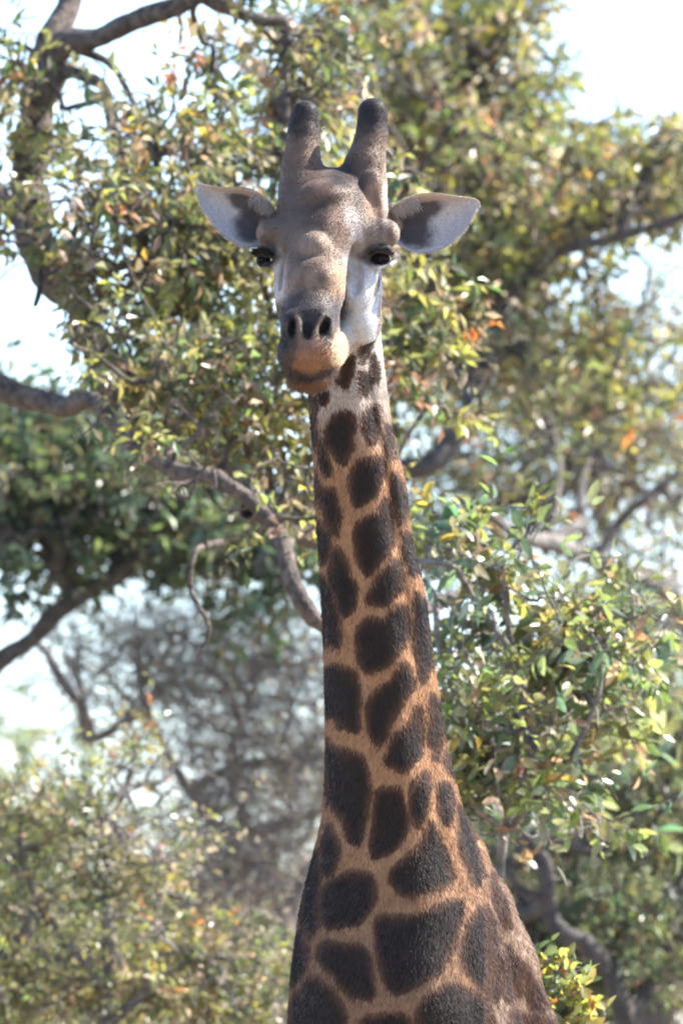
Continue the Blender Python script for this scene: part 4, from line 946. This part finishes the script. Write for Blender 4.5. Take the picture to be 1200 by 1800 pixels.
# ---- short coat hair, rooted in the body and coloured like the skin under it
def fur(n, zlo, zhi, ln, rad, lift, nm):
    tri = np.concatenate([GF[:, [0, 1, 2]], GF[:, [0, 2, 3]]])
    cz = GV[tri[:, 0], 2]; tri = tri[(cz > zlo) & (cz < zhi)]
    A = GV[tri[:, 0]]; B = GV[tri[:, 1]]; Cc = GV[tri[:, 2]]
    ar = np.linalg.norm(np.cross(B - A, Cc - A), axis=1); pick = RNG.choice(len(tri), n, p=ar / ar.sum())
    r1 = np.sqrt(RNG.random(n)); r2 = RNG.random(n); w = np.stack([1 - r1, r1 * (1 - r2), r1 * r2], 1)
    T = tri[pick]
    pos = (GV[T] * w[..., None]).sum(1); nr = unit((GN[T] * w[..., None]).sum(1)); cc = (col[T] * w[..., None]).sum(1); sd = (spot[T] * w).sum(1) + RNG.normal(0, 2.8, n)
    mk = sstep(-3.2, 3.5, sd)[:, None]; mi = sstep(0, 17, sd + 13 * vnoise(pos, 16, 90))[:, None]
    dkc = np.array([0.090, 0.040, 0.021]) * (1 - mi) + np.array([0.017, 0.0095, 0.0065]) * mi
    cc = (cc * (1 - mk) + dkc * mk) * (1 + RNG.uniform(-0.3, 0.45, (n, 1)) * (0.3 + 0.7 * (pos[:, 2:3] < 4.3)))
    hd = sstep(4.25, 4.45, pos[:, 2])[:, None]
    flow = np.array([0.0, 0.15, -1.0]) * (1 - hd) + np.array([0.0, 0.75, 0.55]) * hd
    flow = flow + 0.25 * np.stack([vnoise(pos, 7, q + 70) for q in range(3)], 1)
    flow = flow - nr * (flow * nr).sum(1, keepdims=True); flow = unit(flow + RNG.normal(size=(n, 3)) * 0.14)
    d = unit(flow + nr * lift * RNG.uniform(0.5, 1.4, (n, 1)))
    l = RNG.uniform(*ln, n) * (1 - 0.5 * hd[:, 0])
    cv = bpy.data.hair_curves.new(nm); cv.add_curves([3] * n)
    pts = np.stack([pos - nr * 0.001, pos + d * l[:, None] * 0.55, pos + unit(d + flow * 0.4) * l[:, None]], 1)
    cv.attributes['position'].data.foreach_set('vector', pts.astype(np.float32).ravel())
    ra = cv.attributes.get('radius') or cv.attributes.new('radius', 'FLOAT', 'POINT')
    ra.data.foreach_set('value', (np.array([[1, 0.85, 0.15]]) * rad * np.ones((n, 1))).astype(np.float32).ravel())
    at = cv.attributes.new('col', 'FLOAT_COLOR', 'CURVE'); c4 = np.ones((n, 4), np.float32); c4[:, :3] = cc; at.data.foreach_set('color', c4.ravel())
    o = bpy.data.objects.new(nm, cv); COL.objects.link(o); cv.materials.append(FUR); o.parent = giraffe; o.matrix_parent_inverse = giraffe.matrix_world.inverted(); o['kind'] = 'stuff'
m, N, L, out = new_mat('coat_hair')
a_ = N.new('ShaderNodeAttribute'); a_.attribute_name = 'col'
p_ = N.new('ShaderNodeBsdfPrincipled'); p_.inputs['Roughness'].default_value = 0.45; p_.inputs['Specular IOR Level'].default_value = 0.22
L.new(a_.outputs['Color'], p_.inputs['Base Color']); L.new(p_.outputs[0], out.inputs[0]); FUR = m
fur(170000, 2.4, 4.45, (0.010, 0.020), 0.00055, 0.32, 'coat_hair')
fur(90000, 4.3, 5.2, (0.008, 0.015), 0.00045, 0.28, 'face_hair')

# ---- mane down the back of the neck, tail
n = 5200
zt = RNG.uniform(2.95, 4.62, n); yb = nspl(zt, ncy) + nspl(zt, nry) * 0.96; xb = nspl(zt, ncx) + RNG.normal(0, 0.010, n)
lowm = sstep(3.3, 2.95, zt); xb = xb + lowm * 0.06
b = np.stack([xb, yb, zt], 1); dr = unit(np.stack([RNG.normal(0, 0.16, n), np.full(n, 1.0), RNG.normal(0.35, 0.12, n)], 1))
tq = np.linspace(0, 1, 4)[None, :, None]; ln = RNG.uniform(0.06, 0.10, (n, 1, 1))
V, F = tubes(b[:, None] + dr[:, None] * ln * tq - np.array([0, 0, 0.012]) * tq ** 2, np.array([[0.0016, 0.0014, 0.0011, 0.0003]]) * np.ones((n, 1)), 3)
obj('mane', mesh_np('mane', V, F, True, np.tile(np.array([0.12, 0.06, 0.035]), (len(V), 1))), HAIR, giraffe, 'stuff')
c, r_ = catmull([(0.83, 2.50, 2.25), (0.87, 2.66, 2.0), (0.88, 2.70, 1.5), (0.88, 2.70, 1.15)], [0.05, 0.03, 0.018, 0.012], 0.05)
V, F = tubes(c[None], r_[None], 10); tail = obj('tail', mesh_np('tail', V, F, True, np.tile(np.array([0.3, 0.17, 0.09]), (len(V), 1))), HAIR, giraffe)
n = 500; b = np.array([0.88, 2.70, 1.2]) + RNG.normal(size=(n, 3)) * np.array([0.008, 0.008, 0.05])
d = unit(RNG.normal(size=(n, 3)) * 0.12 + np.array([0, 0, -1.0])); ln = RNG.uniform(0.3, 0.6, (n, 1, 1))
V, F = tubes(b[:, None] + d[:, None] * ln * tq, np.array([[0.002, 0.002, 0.0015, 0.0005]]) * np.ones((n, 1)), 3)
obj('tail_tuft', mesh_np('tail_tuft', V, F), LASH, tail, 'stuff')

hob = obj('haze', mesh_np('haze', HAZE[0], HAZE[1], False), HAZE[2], None, 'stuff')
hob['label'] = 'thin pale haze in the air over the whole scene'; hob['category'] = 'haze'
